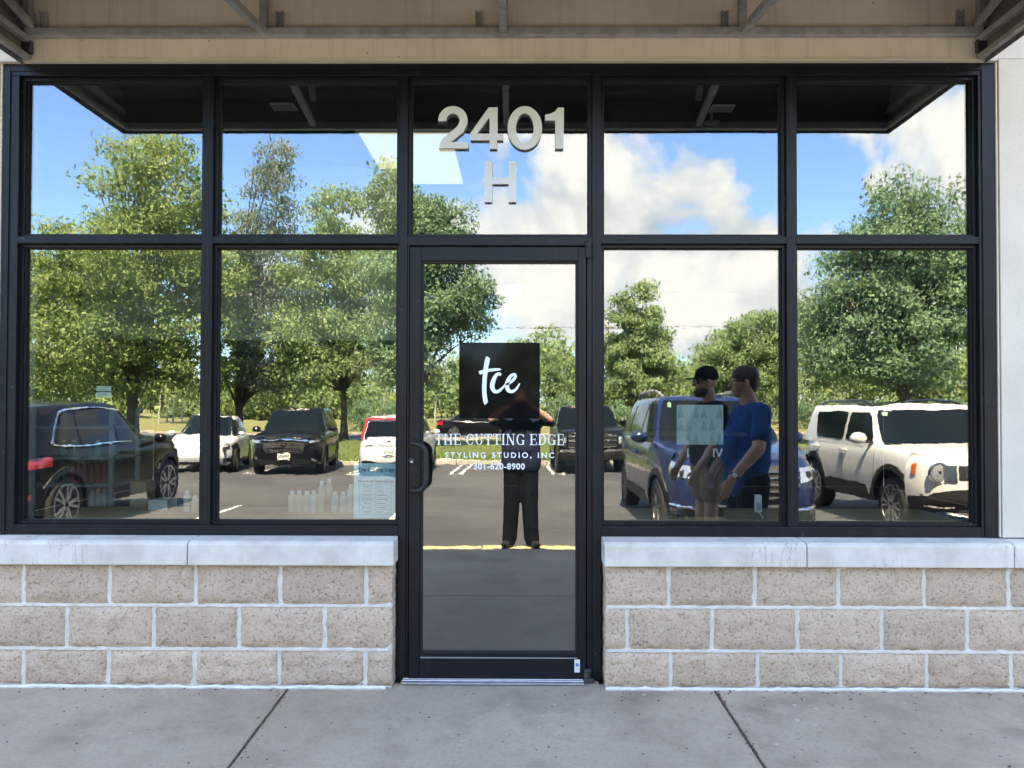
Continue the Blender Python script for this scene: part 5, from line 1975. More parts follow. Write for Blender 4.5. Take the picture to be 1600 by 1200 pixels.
    c.handles((-0.02, -1.0), 0.95, 'p_black')
    c.seams((0.95, -0.12, -1.02), 0.42, 1.08)
    for sg in (1, -1):
        MB().tube([(c.ext(0.45)[1] - 0.02, sg * (0.52 + d), 0.335) for d in (0, 0.07, 0.14)], 0.035, 10).build('tail_pipe', M['chrome'], c.root, smooth=True)
    c.corner('headlamp', 'lamp_clear', 0.5, 1.85, 0.76, 0.88, 0.82, 0.92)

    # ---- the silver car beyond the black SUV, only its roof shows
    c = Car('parked_car', 'silver grey car of which only the roof shows beyond the black SUV', dict(
        paint='p_silver', L=4.7, W=1.84, n=4.6, zb=0.26, top=[(2.35, 0.80), (1.5, 0.98), (1.0, 1.02), (-1.8, 1.05), (-2.35, 1.02)],
        fax=1.40, rax=-1.38, wr=0.345, arch=0.05, nose=[(0.3, 0.1), (0.6, 0), (0.9, 0.1), (1.2, 0.2)], tail=[(0.3, 0.1), (0.6, 0), (1.2, 0.08)],
        cz=0.98, wb=1.15, wt=0.25, rb=-2.2, rt=-1.7, hb=0.86, ht=0.66, roof=[(1.1, 1.52), (0.2, 1.60), (-0.8, 1.61), (-1.8, 1.55), (-2.3, 1.46)],
        windows=[((-0.10, 0.86), (-0.10, 0.26), 0.17, 0.84), ((-1.1, -0.18), (-1.0, -0.18), 0.17, 0.84)], rimmat='rim'), (-9.78, -10.6, lot_z(-11.0)), -N)
    c.corner('tail_lamp', 'lamp_red', 0.5, -1.98, 0.86, 1.0, 0.86, 1.0, rear=True)
    c.corner('headlamp', 'lamp_clear', 0.5, 1.9, 0.68, 0.78, 0.74, 0.82)
    c.mirrors(0.9, 1.08, 'p_silver')
    c.plate(0, 0.8, True)

    # ---- white electric crossover in the far row
    c = Car('parked_car', 'white smooth fronted electric car in the far row partly behind the black SUV', dict(
        paint='p_white', L=4.75, W=1.92, n=3.8, zb=0.22, rock=0.25, top=[(2.37, 0.70), (2.1, 0.80), (1.5, 0.93), (0.95, 1.02), (-1.8, 1.08), (-2.37, 1.06)],
        fax=1.45, rax=-1.43, wr=0.35, arch=0.05, nose=[(0.2, 0.10), (0.45, 0.0), (0.6, 0.03), (0.8, 0.16), (1.1, 0.35)], tail=[(0.2, 0.1), (0.5, 0), (1.1, 0.08)],
        clad=0.08, cz=0.97, wb=1.22, wt=0.12, rb=-2.3, rt=-1.5, hb=0.86, ht=0.63, cn=5, roof=[(1.1, 1.50), (0.3, 1.60), (-0.4, 1.62), (-1.2, 1.57), (-2.3, 1.28)],
        windows=[((-0.15, 0.92), (-0.15, 0.18), 0.13, 0.88), ((-1.3, -0.22), (-1.1, -0.22), 0.13, 0.88)], roofmat='car_glass', rimmat='rim_dark', crown=0.06, ws=(0.04, 0.99, 0.93, 0.92)),
        (-9.35, -17.2 - 2.37, lot_z(-18.7)), N - R(12))
    c.corner('headlamp', 'lamp_dark', 0.62, 1.60, 0.66, 0.72, 0.74, 0.80)
    c.face('bumper_intake', 'trim', -0.60, 0.60, 0.24, 0.32, off=0.012)
    for sg in (1, -1):
        c.face('side_intake', 'gasket', min(sg * 0.66, sg * 0.86), max(sg * 0.66, sg * 0.86), 0.32, 0.42, off=0.010)
    c.mirrors(0.86, 1.10, 'p_white')
    c.seams((0.98, -0.18), 0.35, 1.02)
    c.wipers()

    # ---- black three-row SUV in the far row
    c = Car('parked_suv', 'black SUV facing the shop in the far row with a chrome bar over its grille', dict(
        cat='SUV', paint='p_black', L=4.95, W=1.99, n=6.0, zb=0.28, rock=0.32, top=[(2.47, 1.03), (2.3, 1.09), (1.6, 1.14), (1.05, 1.165), (-2.0, 1.18), (-2.47, 1.15)],
        fax=1.50, rax=-1.32, wr=0.37, arch=0.055, nose=[(0.28, 0.10), (0.5, 0.02), (0.75, 0.0), (1.0, 0.03), (1.2, 0.1)], tail=[(0.3, 0.08), (0.6, 0), (1.2, 0.06)],
        clad=0.10, cz=1.11, wb=1.12, wt=0.42, rb=-2.35, rt=-2.05, hb=0.92, ht=0.74, cn=8, roof=[(1.1, 1.74), (0.4, 1.80), (-0.8, 1.82), (-2.3, 1.75)],
        windows=[((0.0, 0.80), (0.0, 0.38), 0.15, 0.86), ((-1.0, -0.08), (-0.96, -0.08), 0.15, 0.86), ((-1.95, -1.08), (-1.8, -1.06), 0.17, 0.86)], rimmat='rim_dark'),
        (-6.55, -16.7 - 2.47, lot_z(-18.5)), N - R(7))
    c.corner('headlamp', 'lamp_dark', 0.60, 2.05, 0.87, 0.985, 0.92, 1.0)
    c.corner('lamp_strip', 'lamp_clear', 0.66, 2.10, 0.93, 0.965, 0.95, 0.98, off=0.016)
    c.face('grille', 'gasket', -0.60, 0.60, 0.64, 0.96, off=0.012, shape=lambda u, v: (0.5 + (u - 0.5) * (0.82 + 0.18 * v), v))
    for k in range(4):
        z = 0.68 + k * 0.065
        MB().tube([(c.front_x(y, z) + 0.020, y, z) for y in np.linspace(-0.5, 0.5, 9)], 0.008, 5).build('grille_bar', M['trim'], c.root)
    MB().tube([(c.front_x(y, 0.98) + 0.020, y, 0.975 + 0.012 * (1 - abs(y) / 0.62)) for y in np.linspace(-0.62, 0.62, 11)], 0.026, 8).build('chrome_bar', M['chrome'], c.root, smooth=True)
    e = MB()
    x = c.front_x(0, 0.83) + 0.026
    e.box(x, x + 0.01, -0.075, -0.05, 0.76, 0.91).box(x, x + 0.01, 0.05, 0.075, 0.76, 0.91).box(x, x + 0.01, -0.05, 0.05, 0.822, 0.848)
    e.build('emblem', M['chrome'], c.root)
    c.plate(0.0, 0.555)
    c.face('bumper_intake', 'trim', -0.70, 0.70, 0.33, 0.47, off=0.011)
    for sg in (1, -1):
        c.face('fog_lamp', 'chrome', min(sg * 0.72, sg * 0.88), max(sg * 0.72, sg * 0.88), 0.45, 0.52, off=0.012)
    c.mirrors(0.80, 1.24, 'p_black', (0.08, 0.13, 0.085))
    c.handles((-0.02, -1.02), 1.0, 'p_black')
    c.seams((0.92, -0.04, -1.04), 0.4, 1.14)
    c.wipers()

    # ---- white hatchback, tail to the shop
    c = Car('parked_car', 'white boxy hatchback with tall red tail lamps turned tail to the shop', dict(
        cat='hatchback', paint='p_white', L=4.20, W=1.80, n=6.0, zb=0.26, top=[(2.10, 0.90), (1.8, 0.98), (1.1, 1.04), (-1.8, 1.08), (-2.10, 1.06)],
        fax=1.27, rax=-1.30, wr=0.33, arch=0.05, nose=[(0.3, 0.1), (0.6, 0), (1.1, 0.12)], tail=[(0.25, 0.08), (0.45, 0.0), (0.72, 0.0), (0.80, 0.06), (1.1, 0.10)],
        clad=0.08, cz=1.0, wb=1.05, wt=0.35, rb=-1.98, rt=-1.80, hb=0.85, ht=0.70, cn=8, roof=[(1.0, 1.56), (0.3, 1.61), (-0.8, 1.615), (-2.0, 1.58)],
        windows=[((-0.1, 0.8), (-0.1, 0.32), 0.15, 0.85), ((-1.1, -0.18), (-1.2, -0.18), 0.15, 0.85)], rimmat='rim_dark', rw=(0.06, 0.86, 0.80, 0.78)),
        (-3.42, -16.5 - 2.10, lot_z(-18.4)), -N)
    for sg in (1, -1):
        rows = []
        for i in range(9):
            t = 0.02 + 0.93 * i / 8
            rows.append([c.cab('r', sg * q, t, 0.014) for q in np.linspace(0.84 - 0.03 * i / 8, 0.985, 6)])
        MB().grid(rows).build('tail_lamp', M['lamp_red'], c.root, smooth=True, fixn=True)
        c.face('tail_lamp', 'lamp_red', min(sg * 0.50, sg * 0.80), max(sg * 0.50, sg * 0.80), 0.965, 1.045, rear=True, off=0.014)
    c.face('spoiler_strip', 'lamp_red', -0.60, 0.60, 1.50, 1.53, rear=True, off=0.0) if False else None
    sp = [[c.cab('r', q, t, 0.04) for q in np.linspace(-0.86, 0.86, 12)] for t in (0.90, 0.945, 0.985)]
    MB().grid(sp).build('roof_lamp_strip', M['lamp_red'], c.root, smooth=True, fixn=True)
    c.face('hatch_panel', 'p_white', -0.66, 0.66, 0.86, 1.03, rear=True, off=0.018)
    MB().ellipsoid((c.front_x(0, 0.96, True) - 0.022, 0, 0.955), (0.006, 0.07, 0.035), 16, 8).build('emblem', M['chrome'], c.root, smooth=True)
    c.plate(0, 0.66, True)
    c.face('bumper_panel', 'trim', -0.84, 0.84, 0.27, 0.46, rear=True, off=0.013, shape=lambda u, v: (u, v * (0.75 + 0.5 * abs(u - 0.5))))
    c.mirrors(0.82, 1.10, 'p_white')

    # ---- black pickup in the far row
    c = Car('pickup_truck', 'black pickup truck facing the shop in the far row right of the photographer', dict(
        cat='pickup truck', paint='p_black', L=5.80, W=2.02, n=7.0, zb=0.38, rock=0.42, top=[(2.9, 1.18), (2.75, 1.24), (2.0, 1.29), (1.3, 1.31), (-0.9, 1.31), (-1.0, 1.38), (-2.9, 1.38)],
        fax=1.95, rax=-1.72, wr=0.41, arch=0.08, nose=[(0.38, 0.10), (0.6, 0.02), (0.8, 0.0), (1.15, 0.0), (1.3, 0.06)], tail=[(0.4, 0.06), (1.4, 0.0)],
        clad=0.10, cz=1.26, wb=1.42, wt=0.86, rb=-0.98, rt=-0.88, hb=0.92, ht=0.76, cn=9, roof=[(1.4, 1.86), (0.8, 1.90), (-0.9, 1.89)],
        windows=[((0.28, 1.14), (0.28, 0.84), 0.14, 0.86), ((-0.80, 0.20), (-0.76, 0.20), 0.14, 0.86)], rimmat='rim_dark', tw=0.27, crown=0.05),
        (RX(925, 21.4), 3.92 - 21.2 - 2.9, lot_z(-19.5)), N)
    c.face('grille', 'gasket', -0.66, 0.66, 0.78, 1.12, off=0.012)
    for z in (0.80, 0.95, 1.10):
        MB().tube([(c.front_x(y, z) + 0.020, y, z) for y in np.linspace(-0.66, 0.66, 9)], 0.016, 6).build('grille_bar', M['rim_dark'], c.root, smooth=True)
    for sg in (1, -1):
        c.face('headlamp', 'lamp_dark', min(sg * 0.70, sg * 0.95), max(sg * 0.70, sg * 0.95), 0.84, 1.10, off=0.012)
        c.face('lamp_strip', 'lamp_clear', min(sg * 0.72, sg * 0.80), max(sg * 0.72, sg * 0.80), 0.90, 1.06, off=0.02)
        c.face('tow_hook', 'chrome', min(sg * 0.42, sg * 0.50), max(sg * 0.42, sg * 0.50), 0.50, 0.56, off=0.03)
    c.face('bumper', 'chrome', -0.90, 0.90, 0.66, 0.72, off=0.05)
    c.face('bumper_panel', 'trim', -0.92, 0.92, 0.42, 0.655, off=0.045)
    c.plate(0, 0.58)
    c.mirrors(1.14, 1.42, 'p_black', (0.07, 0.14, 0.12))
    c.wipers()
    MB().box(-2.80, -1.05, -0.86, 0.86, 1.385, 1.42).build('bed_cover', M['trim'], c.root, bevel=0.01)

    # ---- dark saloon on the road
    c = Car('passing_car', 'dark saloon car on the road behind the photographer', dict(
        cat='car', paint='p_black', L=4.85, W=1.84, n=4.2, zb=0.22, top=[(2.42, 0.72), (1.9, 0.86), (1.2, 0.95), (-1.6, 1.0), (-2.0, 1.03), (-2.42, 0.98)],
        fax=1.45, rax=-1.38, wr=0.335, arch=0.05, nose=[(0.2, 0.1), (0.5, 0), (0.8, 0.1), (1.0, 0.2)], tail=[(0.2, 0.1), (0.5, 0), (1.0, 0.06)],
        cz=0.92, wb=1.15, wt=0.15, rb=-1.95, rt=-1.05, hb=0.83, ht=0.60, cn=5, roof=[(1.1, 1.38), (0.1, 1.45), (-0.6, 1.45), (-1.1, 1.41), (-1.9, 1.30)],
        windows=[((-0.2, 0.82), (-0.2, 0.18), 0.12, 0.88), ((-1.2, -0.28), (-0.9, -0.28), 0.12, 0.88)], rimmat='rim'), (RX(748, 44.5), 3.92 - 44.5, GRASS_Z - 0.06), 0.0)
    c.corner('tail_lamp', 'lamp_red', 0.45, -2.0, 0.78, 0.92, 0.78, 0.93, rear=True)
    c.corner('headlamp', 'lamp_clear', 0.5, 1.9, 0.60, 0.70, 0.66, 0.74)
    c.mirrors(0.85, 1.0, 'p_black')


build_cars()

# ================================================================== INSIDE THE SHOP WINDOW
def IX(px, y):
    return fx(px, y, 720)


def IZ(py, y):
    return fz(py, y)


def bottle(label, x, y, z, h, r, mat, group, capmat='white_plastic'):
    t = thing('bottle', label, 'bottle', (x, y, z), 0, group)
    MB().lathe([(r * 0.95, 0), (r, 0.005), (r, h * 0.74), (r * 0.93, h * 0.79), (r * 0.52, h * 0.845)], 'Z', 14).build('bottle_body', M[mat], t, smooth=True)
    MB().lathe([(r * 0.56, h * 0.847), (r * 0.56, h * 0.985), (r * 0.48, h)], 'Z', 12).build('cap', M[capmat], t, smooth=True)
    return t


def build_interior():
    # bottles along the window shelf left of the door
    y = 0.44
    zs = 0.7625
    px = [457, 468, 480, 491, 503, 511, 524, 537, 549, 556]
    tops = [768, 767, 768, 767, 752, 750, 769, 769, 757, 758]
    mats = ['bottle_cream', 'bottle_cream', 'bottle_cream', 'bottle_white', 'bottle_cream', 'bottle_cream', 'bottle_white', 'bottle_white', 'bottle_white', 'bottle_white']
    lab = ['first small peach bottle at the left end of the row on the window shelf', 'second small peach bottle from the left on the window shelf', 'third small peach bottle from the left on the window shelf',
           'small white bottle directly left of the tall bottles on the window shelf', 'left one of two tall peach bottles on the window shelf', 'right one of two tall peach bottles on the window shelf',
           'small white bottle directly right of the tall peach bottles', 'small white bottle second right of the tall peach bottles', 'taller white bottle beside the hours notice', 'taller white bottle half behind the hours notice']
    for p, tp, m, lb in zip(px, tops, mats, lab):
        r = 6.1 * (3.64 + y) / 1200
        bottle(lb, IX(p, y), y + (0.05 if p in (511, 556) else 0.0), zs, IZ(tp, y) - zs, r, m, 'bottles on the window shelf')
    for i, (p, tp, m, lb) in enumerate(((293, 768, 'bottle_white', 'small white bottle alone on the window shelf below the white electric car'), (305, 776, 'bottle_cream', 'short peach bottle at the right end of the left shelf'), (672, 0, None, ''))):
        if m:
            bottle(lb, IX(p, y), y, zs, IZ(tp, y) - zs, 0.018, m, 'bottles on the window shelf')
    # hours notice hanging on the inside of the pane
    y = 0.152
    n = thing('hours_notice', 'pale blue paper notice with opening hours taped inside the pane beside the door', 'notice', (IX(585.5, y), y, IZ(768, y)))
    x0, x1, z0, z1 = IX(553, y), IX(618.5, y), IZ(811, y), IZ(724.5, y)
    ox, oz = IX(585.5, y), IZ(768, y)
    sh = MB().box(x0 - ox, x1 - ox, 0, 0.0006, z0 - oz, z1 - oz).build('sheet', M['paper'], n)

    def ln(a, b, c, d, nm='ruled_line'):
        MB().box(min(a, b) - ox, max(a, b) - ox, -0.0009, -0.0001, min(c, d) - oz, max(c, d) - oz).build(nm, M['ink'], sh)
    text('heading', 'The Cutting Edge', 0.0255, (IX(588, y) - ox, -0.0005, IZ(737, y) - oz), M['ink'], sh, offset=0.0002)
    text('heading', 'Hours of Operations', 0.0205, (IX(587, y) - ox, -0.0005, IZ(754.5, y) - oz), M['ink'], sh, offset=0.0003)
    zt, zb = IZ(757.5, y), IZ(803.5, y)
    for k in range(8):
        z = zt + (zb - zt) * k / 7
        ln(IX(562, y), IX(612, y), z - 0.0004, z + 0.0004)
    for p in (562, 587, 612):
        ln(IX(p, y) - 0.0004, IX(p, y) + 0.0004, zb, zt)
    days = ['MONDAY', 'TUESDAY', 'WEDNESDAY', 'THURSDAY', 'FRIDAY', 'SATURDAY', 'SUNDAY']
    for k, dname in enumerate(days):
        z = zt + (zb - zt) * (k + 0.68) / 7
        text('day_name', dname, 0.0105, (IX(574.5, y) - ox, -0.0005, z - oz), M['ink'], sh)
        if k in (0, 1, 6):
            text('hours_entry', 'Closed', 0.0105, (IX(589, y) - ox, -0.0005, z - oz), M['ink'], sh, align='LEFT')
        else:
            ln(IX(589, y), IX(606 if k in (2, 3) else 603, y), z + 0.001, z + 0.0045, 'hours_entry')
    # two slips of paper stuck inside the left pane
    y = 0.150
    for (a, b, lb) in ((604.5, 612.5, 'upper one of two pale slips of paper stuck inside the leftmost pane'), (614, 622.5, 'lower one of two pale slips of paper stuck inside the leftmost pane')):
        tag(MB().box(IX(149, y), IX(172.5, y), y, y + 0.0006, IZ(b, y), IZ(a, y)).build('paper_slip', M['facet'], None), lb, 'paper', kind='thing')
    # product rack behind the left pane
    y0 = 0.95
    r = thing('product_rack', 'grey metal rack of shelves with hair products behind the leftmost pane', 'shelf rack', (IX(110, y0), y0, 0))
    ox = IX(110, y0)
    xa, xb = IX(46, y0), IX(176, y0)
    levels = [IZ(p, y0) for p in (805, 759, 716, 668)]
    for z in levels:
        MB().box(xa - ox, xb - ox, 0, 0.34, z - 0.016, z).build('shelf', M['shelf_metal'], r, bevel=0.003)
    for xx in (xa + 0.012, xb - 0.012):
        for yy in (0.012, 0.328):
            MB().box(xx - ox - 0.012, xx - ox + 0.012, yy - 0.012, yy + 0.012, 0.0, IZ(640, y0)).build('post', M['shelf_metal'], r)
    rows = [(805, 'bottle_white', (141, 151, 161, 172), 768, 'white pump bottle'), (759, 'bottle_red', (110, 120, 130, 140, 150, 160, 170), 722, 'dark red bottle'), (716, 'bottle_green', (96, 112, 150), 690, 'green bottle')]
    ordn = ['first', 'second', 'third', 'fourth', 'fifth', 'sixth', 'seventh']
    for (pz, mt, xs, tp, nm) in rows:
        for k, p in enumerate(xs):
            lev = {805: 'bottom', 759: 'middle', 716: 'upper'}[pz]
            bottle(f'{nm}, {ordn[k]} from the left on the {lev} shelf of the rack', IX(p, y0 + 0.08), y0 + 0.10, IZ(pz, y0), (tp and IZ(tp, y0) - IZ(pz, y0)), 0.020, mt, 'hair products on the rack', 'black_plastic' if mt == 'bottle_red' else 'white_plastic')
    # cartons at the foot of the rack and a leaning card
    for i, (p0, p1, t0, d, mt, lb) in enumerate(((204, 228, 755, 0.75, 'wood', 'brown carton on the window shelf right of the product rack'), (232, 262, 784, 0.47, 'bottle_white', 'low white carton on the window shelf under the white electric car'))):
        t = thing('carton', lb, 'box', (IX((p0 + p1) / 2, d), d, 0.7625 if d < 0.6 else 0.6), 0)
        zt = IZ(t0, d) - t.location.z
        w = (p1 - p0) * (3.64 + d) / 2400
        MB().box(-w, w, 0, 0.12, 0, zt).build('carton_body', M[mt], t, bevel=0.002)
        MB().box(-w + 0.006, w - 0.006, 0.0, 0.121, zt + 0.0005, zt + 0.003).build('flap', M[mt], t)
    structure(MB().box(IX(130, 2.3), IX(640, 2.3), 2.26, 2.36, IZ(532, 2.3), 3.168).build('hanging_wall', M['light_wall']))  # pale inner wall, widened leftwards to put a light veil over the left panes
    # red board behind the second pane, with a dark beam over it
    tag(MB().box(IX(546, 2.2), IX(700, 2.2), 2.2, 2.24, IZ(601, 2.2), IZ(548, 2.2)).build('wall_board', M['red_poster'], None), 'dark red board on the wall behind the pane left of the door', 'board', kind='thing')
    # faceted card and lettered card behind the pane right of the door
    y = 0.30
    f = thing('faceted_display', 'display card printed with pale triangles and white letters behind the pane right of the door', 'display card', (IX(1094, y), y, 0.7625))
    ox, oz = IX(1094, y), 0.7625
    x0, x1 = IX(1058, y), IX(1130.5, y)
    MB().box(x0 - ox, x1 - ox, 0.004, 0.010, IZ(694, y) - oz, IZ(632, y) - oz).build('card', M['facet'], f)
    nx, nz = 6, 3
    for i in range(nx):
        for j in range(nz):
            u0 = x0 + (x1 - x0) * i / nx - ox
            u1 = x0 + (x1 - x0) * (i + 1) / nx - ox
            v0 = IZ(694 - 62 * j / nz, y) - oz
            v1 = IZ(694 - 62 * (j + 1) / nz, y) - oz
            um = (u0 + u1) / 2
            MB().add([(u0 + 0.002, 0.0038, v0 + 0.001), (u1 - 0.002, 0.0038, v0 + 0.001), (um, 0.0030, v1 - 0.001), (um, -0.002, (v0 + v1) / 2 - 0.006)],
                     [(0, 1, 3), (1, 2, 3), (2, 0, 3)]).build('facet', M['facet_dark' if (i + j) % 3 else 'facet'], f)
    MB().box(x0 - ox, x1 - ox, 0.004, 0.010, 0.0, IZ(694.8, y) - oz).build('lower_card', M['black_card'], f)
    text('card_lettering', 'IV', 0.062, (IX(1121.5, y) - ox, 0.0035, IZ(713.5, y) - oz), M['vinyl'], f, offset=0.0008)
    text('card_lettering', 'I', 0.062, (IX(1075, y) - ox, 0.0035, IZ(713.5, y) - oz), M['vinyl'], f, offset=0.0008)
    # round sticker inside the pane right of the door
    y = 0.150
    cx, cz, rr = IX(962, y), IZ(559, y), 41 * (3.64 + y) / 1200
    st = thing('round_sticker', 'faint round green outline sticker inside the pane right of the door', 'sticker', (cx, y, cz))
    mb = MB()
    for (r0, a0, a1) in ((rr, -88, 100), (rr * 0.95, -70, 92)):
        pts = [(r0 * math.cos(R(a0 + (a1 - a0) * k / 40)), r0 * math.sin(R(a0 + (a1 - a0) * k / 40))) for k in range(41)]
        ribbon(mb, pts, 0.0022, 0.0, 0.0006)
        break
    mb.build('ring', M['vinyl_green'], st)
    mb = MB()
    for dx in (-0.035, 0.0, 0.036):
        c = curve_pts([(dx + 0.020, 0.012), (dx + 0.004, 0.022), (dx - 0.012, 0.006), (dx - 0.006, -0.016), (dx + 0.012, -0.014), (dx + 0.024, 0.002)], 6)
        ribbon(mb, [(q[0], q[1]) for q in c], 0.0026, 0.0, 0.0006)
    tag(mb.build('sticker_print', M['vinyl_green'], st), kind='stuff')
    # small white box with a dangling cord at the sill of the right pane
    y = 0.26
    o = thing('wall_plug', 'small white plug box with a thin cord above the sill of the right pane', 'plug', (IX(1185, y), y, IZ(800, y)))
    hx = 5.6 * (3.64 + y) / 1200
    MB().box(-hx, hx, 0, 0.02, 0, IZ(772, y) - IZ(800, y)).build('plug_body', M['white_plastic'], o, bevel=0.004)
    MB().box(-hx * 0.6, hx * 0.6, -0.003, -0.0005, 0.012, 0.05).build('socket_face', M['facet_dark'], o)
    MB().tube(curve_pts([(0.0, 0.0, 0.005), (0.03, -0.01, -0.035), (0.08, -0.01, -0.048), (0.14, 0, -0.042)], 6), 0.0022, 6).build('cord', M['white_plastic'], o, smooth=True)
    # ceiling fittings
    zc = 3.169
    for (pa, pb, pya, pyb, mt, lb) in ((557, 702, 201, 283, 'lamp_on', 'lit rectangular ceiling light seen through the panes left of the street number'), (772, 813, 444.5, 458, 'lamp_far', 'small lit ceiling light far back in the shop above the logo panel')):
        d0, d1 = (zc - CAM_Z) * 1200 / (632 - pya), (zc - CAM_Z) * 1200 / (632 - pyb)
        xa, xb = (pa - 808) * d0 / 1200, (pb - 808) * d0 / 1200
        t = thing('ceiling_light', lb, 'ceiling light', ((xa + xb) / 2, (d0 + d1) / 2 - 3.64, zc))
        wx, wy = (xb - xa) / 2, (d1 - d0) / 2
        MB().box(-wx, wx, -wy, wy, -0.012, -0.004).build('diffuser', M[mt], t)
        fr = MB().box(-wx - 0.02, -wx - 0.001, -wy, wy, -0.016, -0.001).box(wx + 0.001, wx + 0.02, -wy, wy, -0.016, -0.001)
        fr.box(-wx - 0.02, wx + 0.02, -wy - 0.02, -wy - 0.001, -0.016, -0.001).box(-wx - 0.02, wx + 0.02, wy + 0.001, wy + 0.02, -0.016, -0.001)
        fr.build('frame', M['white_plastic'], t)
    for (p0, p1, q, lb) in ((420, 458, 162, 'small ceiling vent seen dark behind the second upper pane'), (1110, 1146, 165, 'small ceiling vent seen dark behind the fourth upper pane')):
        d = (zc - CAM_Z) * 1200 / (632 - q)
        t = thing('ceiling_vent', lb, 'vent', (((p0 + p1) / 2 - 808) * d / 1200, d - 3.64, zc), 0, None)
        w = (p1 - p0) * d / 2400
        MB().box(-w, w, -0.055, 0.055, -0.012, -0.002).build('vent_frame', M['white_plastic'], t, bevel=0.002)
        for k in range(4):
            MB().box(-w + 0.01, w - 0.01, -0.04 + k * 0.024, -0.03 + k * 0.024, -0.016, -0.0125).build('slat', M['drywall'], t)
    d = 4.75
    t = thing('ceiling_sprinkler', 'small round sprinkler head under the ceiling behind the fourth upper pane', 'sprinkler', ((1112 - 808) * d / 1200, d - 3.64, CAM_Z + (632 - 190) * d / 1200))
    MB().lathe([(0.045, 0.0), (0.052, 0.004), (0.02, 0.012), (0.008, 0.016)], 'Z', 18).build('deflector', M['alu'], t, smooth=True)
    MB().tube([(0, 0, 0.014), (0, 0, 3.168 - t.location.z)], 0.008, 8).build('pipe', M['alu'], t, smooth=True)
    d = 4.9
    t = thing('emergency_light', 'small white emergency light box under the ceiling behind the fourth upper pane', 'emergency light', ((993 - 808) * d / 1200, d - 3.64, CAM_Z + (632 - 177) * d / 1200))
    MB().box(-0.045, 0.045, 0, 0.05, 0, 0.07).build('housing', M['white_plastic'], t, bevel=0.008)
    MB().tube([(0, 0.025, 0.07), (0, 0.025, 3.168 - t.location.z)], 0.006, 8).build('hanger', M['drywall'], t)
    tag(MB().box(-2.38, 2.21, 0.232, 0.262, IZ(132, 0.25), IZ(128.5, 0.25)).build('blind_headrail', M['shelf_metal'], None), 'thin pale rail running behind the top of all upper panes', 'blind rail', kind='thing')
    # counter and chairs deep inside
    t = thing('reception_counter', 'long dark counter standing deep inside the shop', 'counter', (1.2, 4.6, 0))
    MB().box(-1.2, 1.2, 0, 0.6, 0, 1.0).build('front_panel', M['dark_wall'], t, bevel=0.01)
    MB().box(-1.25, 1.25, -0.05, 0.65, 1.002, 1.04).build('counter_top', M['wood'], t, bevel=0.005)


build_interior()

# ================================================================== PEOPLE


def solid_from(mb, name, mat, parent, voxel, smooth=6):
    o = mb.build(name, mat, parent, smooth=True, angle=0)
    r = o.modifiers.new('skin', 'REMESH')
    r.mode = 'VOXEL'
    r.voxel_size = voxel
    r.use_smooth_shade = True
    s = o.modifiers.new('relax', 'SMOOTH')
    s.factor = 0.5
    s.iterations = smooth
    return o


def hand(mb, w, d, palm_n, side, curl=0.5):
    """palm and five bent fingers; w wrist, d direction of the hand, palm_n way the palm faces, side where the thumb is"""
    w, d, pn, sd_ = Vector(w), Vector(d).normalized(), Vector(palm_n).normalized(), Vector(side).normalized()
    k0 = w + d * 0.085
    for s in (-1.0, -0.35, 0.35, 1.0):
        mb.capsule(w + sd_ * 0.014 * s, k0 + sd_ * 0.028 * s, 0.015, 0.0125, 8)
    lens = (0.072, 0.080, 0.075, 0.058)
    for i, s in enumerate((1.0, 0.35, -0.33, -1.0)):
        a = k0 + sd_ * 0.029 * s
        l = lens[i]
        d1 = (d + pn * curl * 0.55).normalized()
        d2 = (d + pn * curl * 1.5).normalized()
        d3 = (d * 0.6 + pn * curl * 2.2).normalized()
        b = a + d1 * l * 0.45
        c = b + d2 * l * 0.32
        e = c + d3 * l * 0.26
        mb.capsule(a, b, 0.0095, 0.0085, 8).capsule(b, c, 0.0085, 0.0078, 8).capsule(c, e, 0.0078, 0.0066, 8)
    t0 = w + sd_ * 0.016 + d * 0.018
    t1 = t0 + (sd_ * 0.8 + d * 0.75 + pn * 0.25).normalized() * 0.042
    t2 = t1 + (sd_ * 0.25 + d * 0.9 + pn * 0.35).normalized() * 0.032
    t3 = t2 + (d + pn * 0.6).normalized() * 0.024
    mb.capsule(t0, t1, 0.014, 0.0105, 8).capsule(t1, t2, 0.0105, 0.0092, 8).capsule(t2, t3, 0.0092, 0.0075, 8)


def head(mb, c, s, beard=False):
    """skull, jaw, nose, brows, lips and ears; c is the centre of the head, the face looks along +x"""
    c = Vector(c)
    E = lambda p, r: mb.ellipsoid(c + Vector(p) * s, tuple(q * s for q in r), 14, 10)
    E((-0.012, 0, 0.035), (0.094, 0.074, 0.085))
    E((0.022, 0, -0.030), (0.068, 0.060, 0.078))
    E((0.040, 0, -0.082), (0.042, 0.042, 0.030))
    E((0.074, 0, 0.022), (0.020, 0.052, 0.012))
    mb.capsule(c + Vector((0.086, 0, 0.005)) * s, c + Vector((0.106, 0, -0.026)) * s, 0.009 * s, 0.014 * s, 8)
    E((0.082, 0, -0.055), (0.012, 0.024, 0.006))
    E((0.080, 0, -0.067), (0.012, 0.021, 0.006))
    for q in (1, -1):
        E((-0.005, 0.074 * q, -0.004), (0.019, 0.010, 0.031))
        E((0.060, 0.036 * q, -0.022), (0.024, 0.022, 0.020))


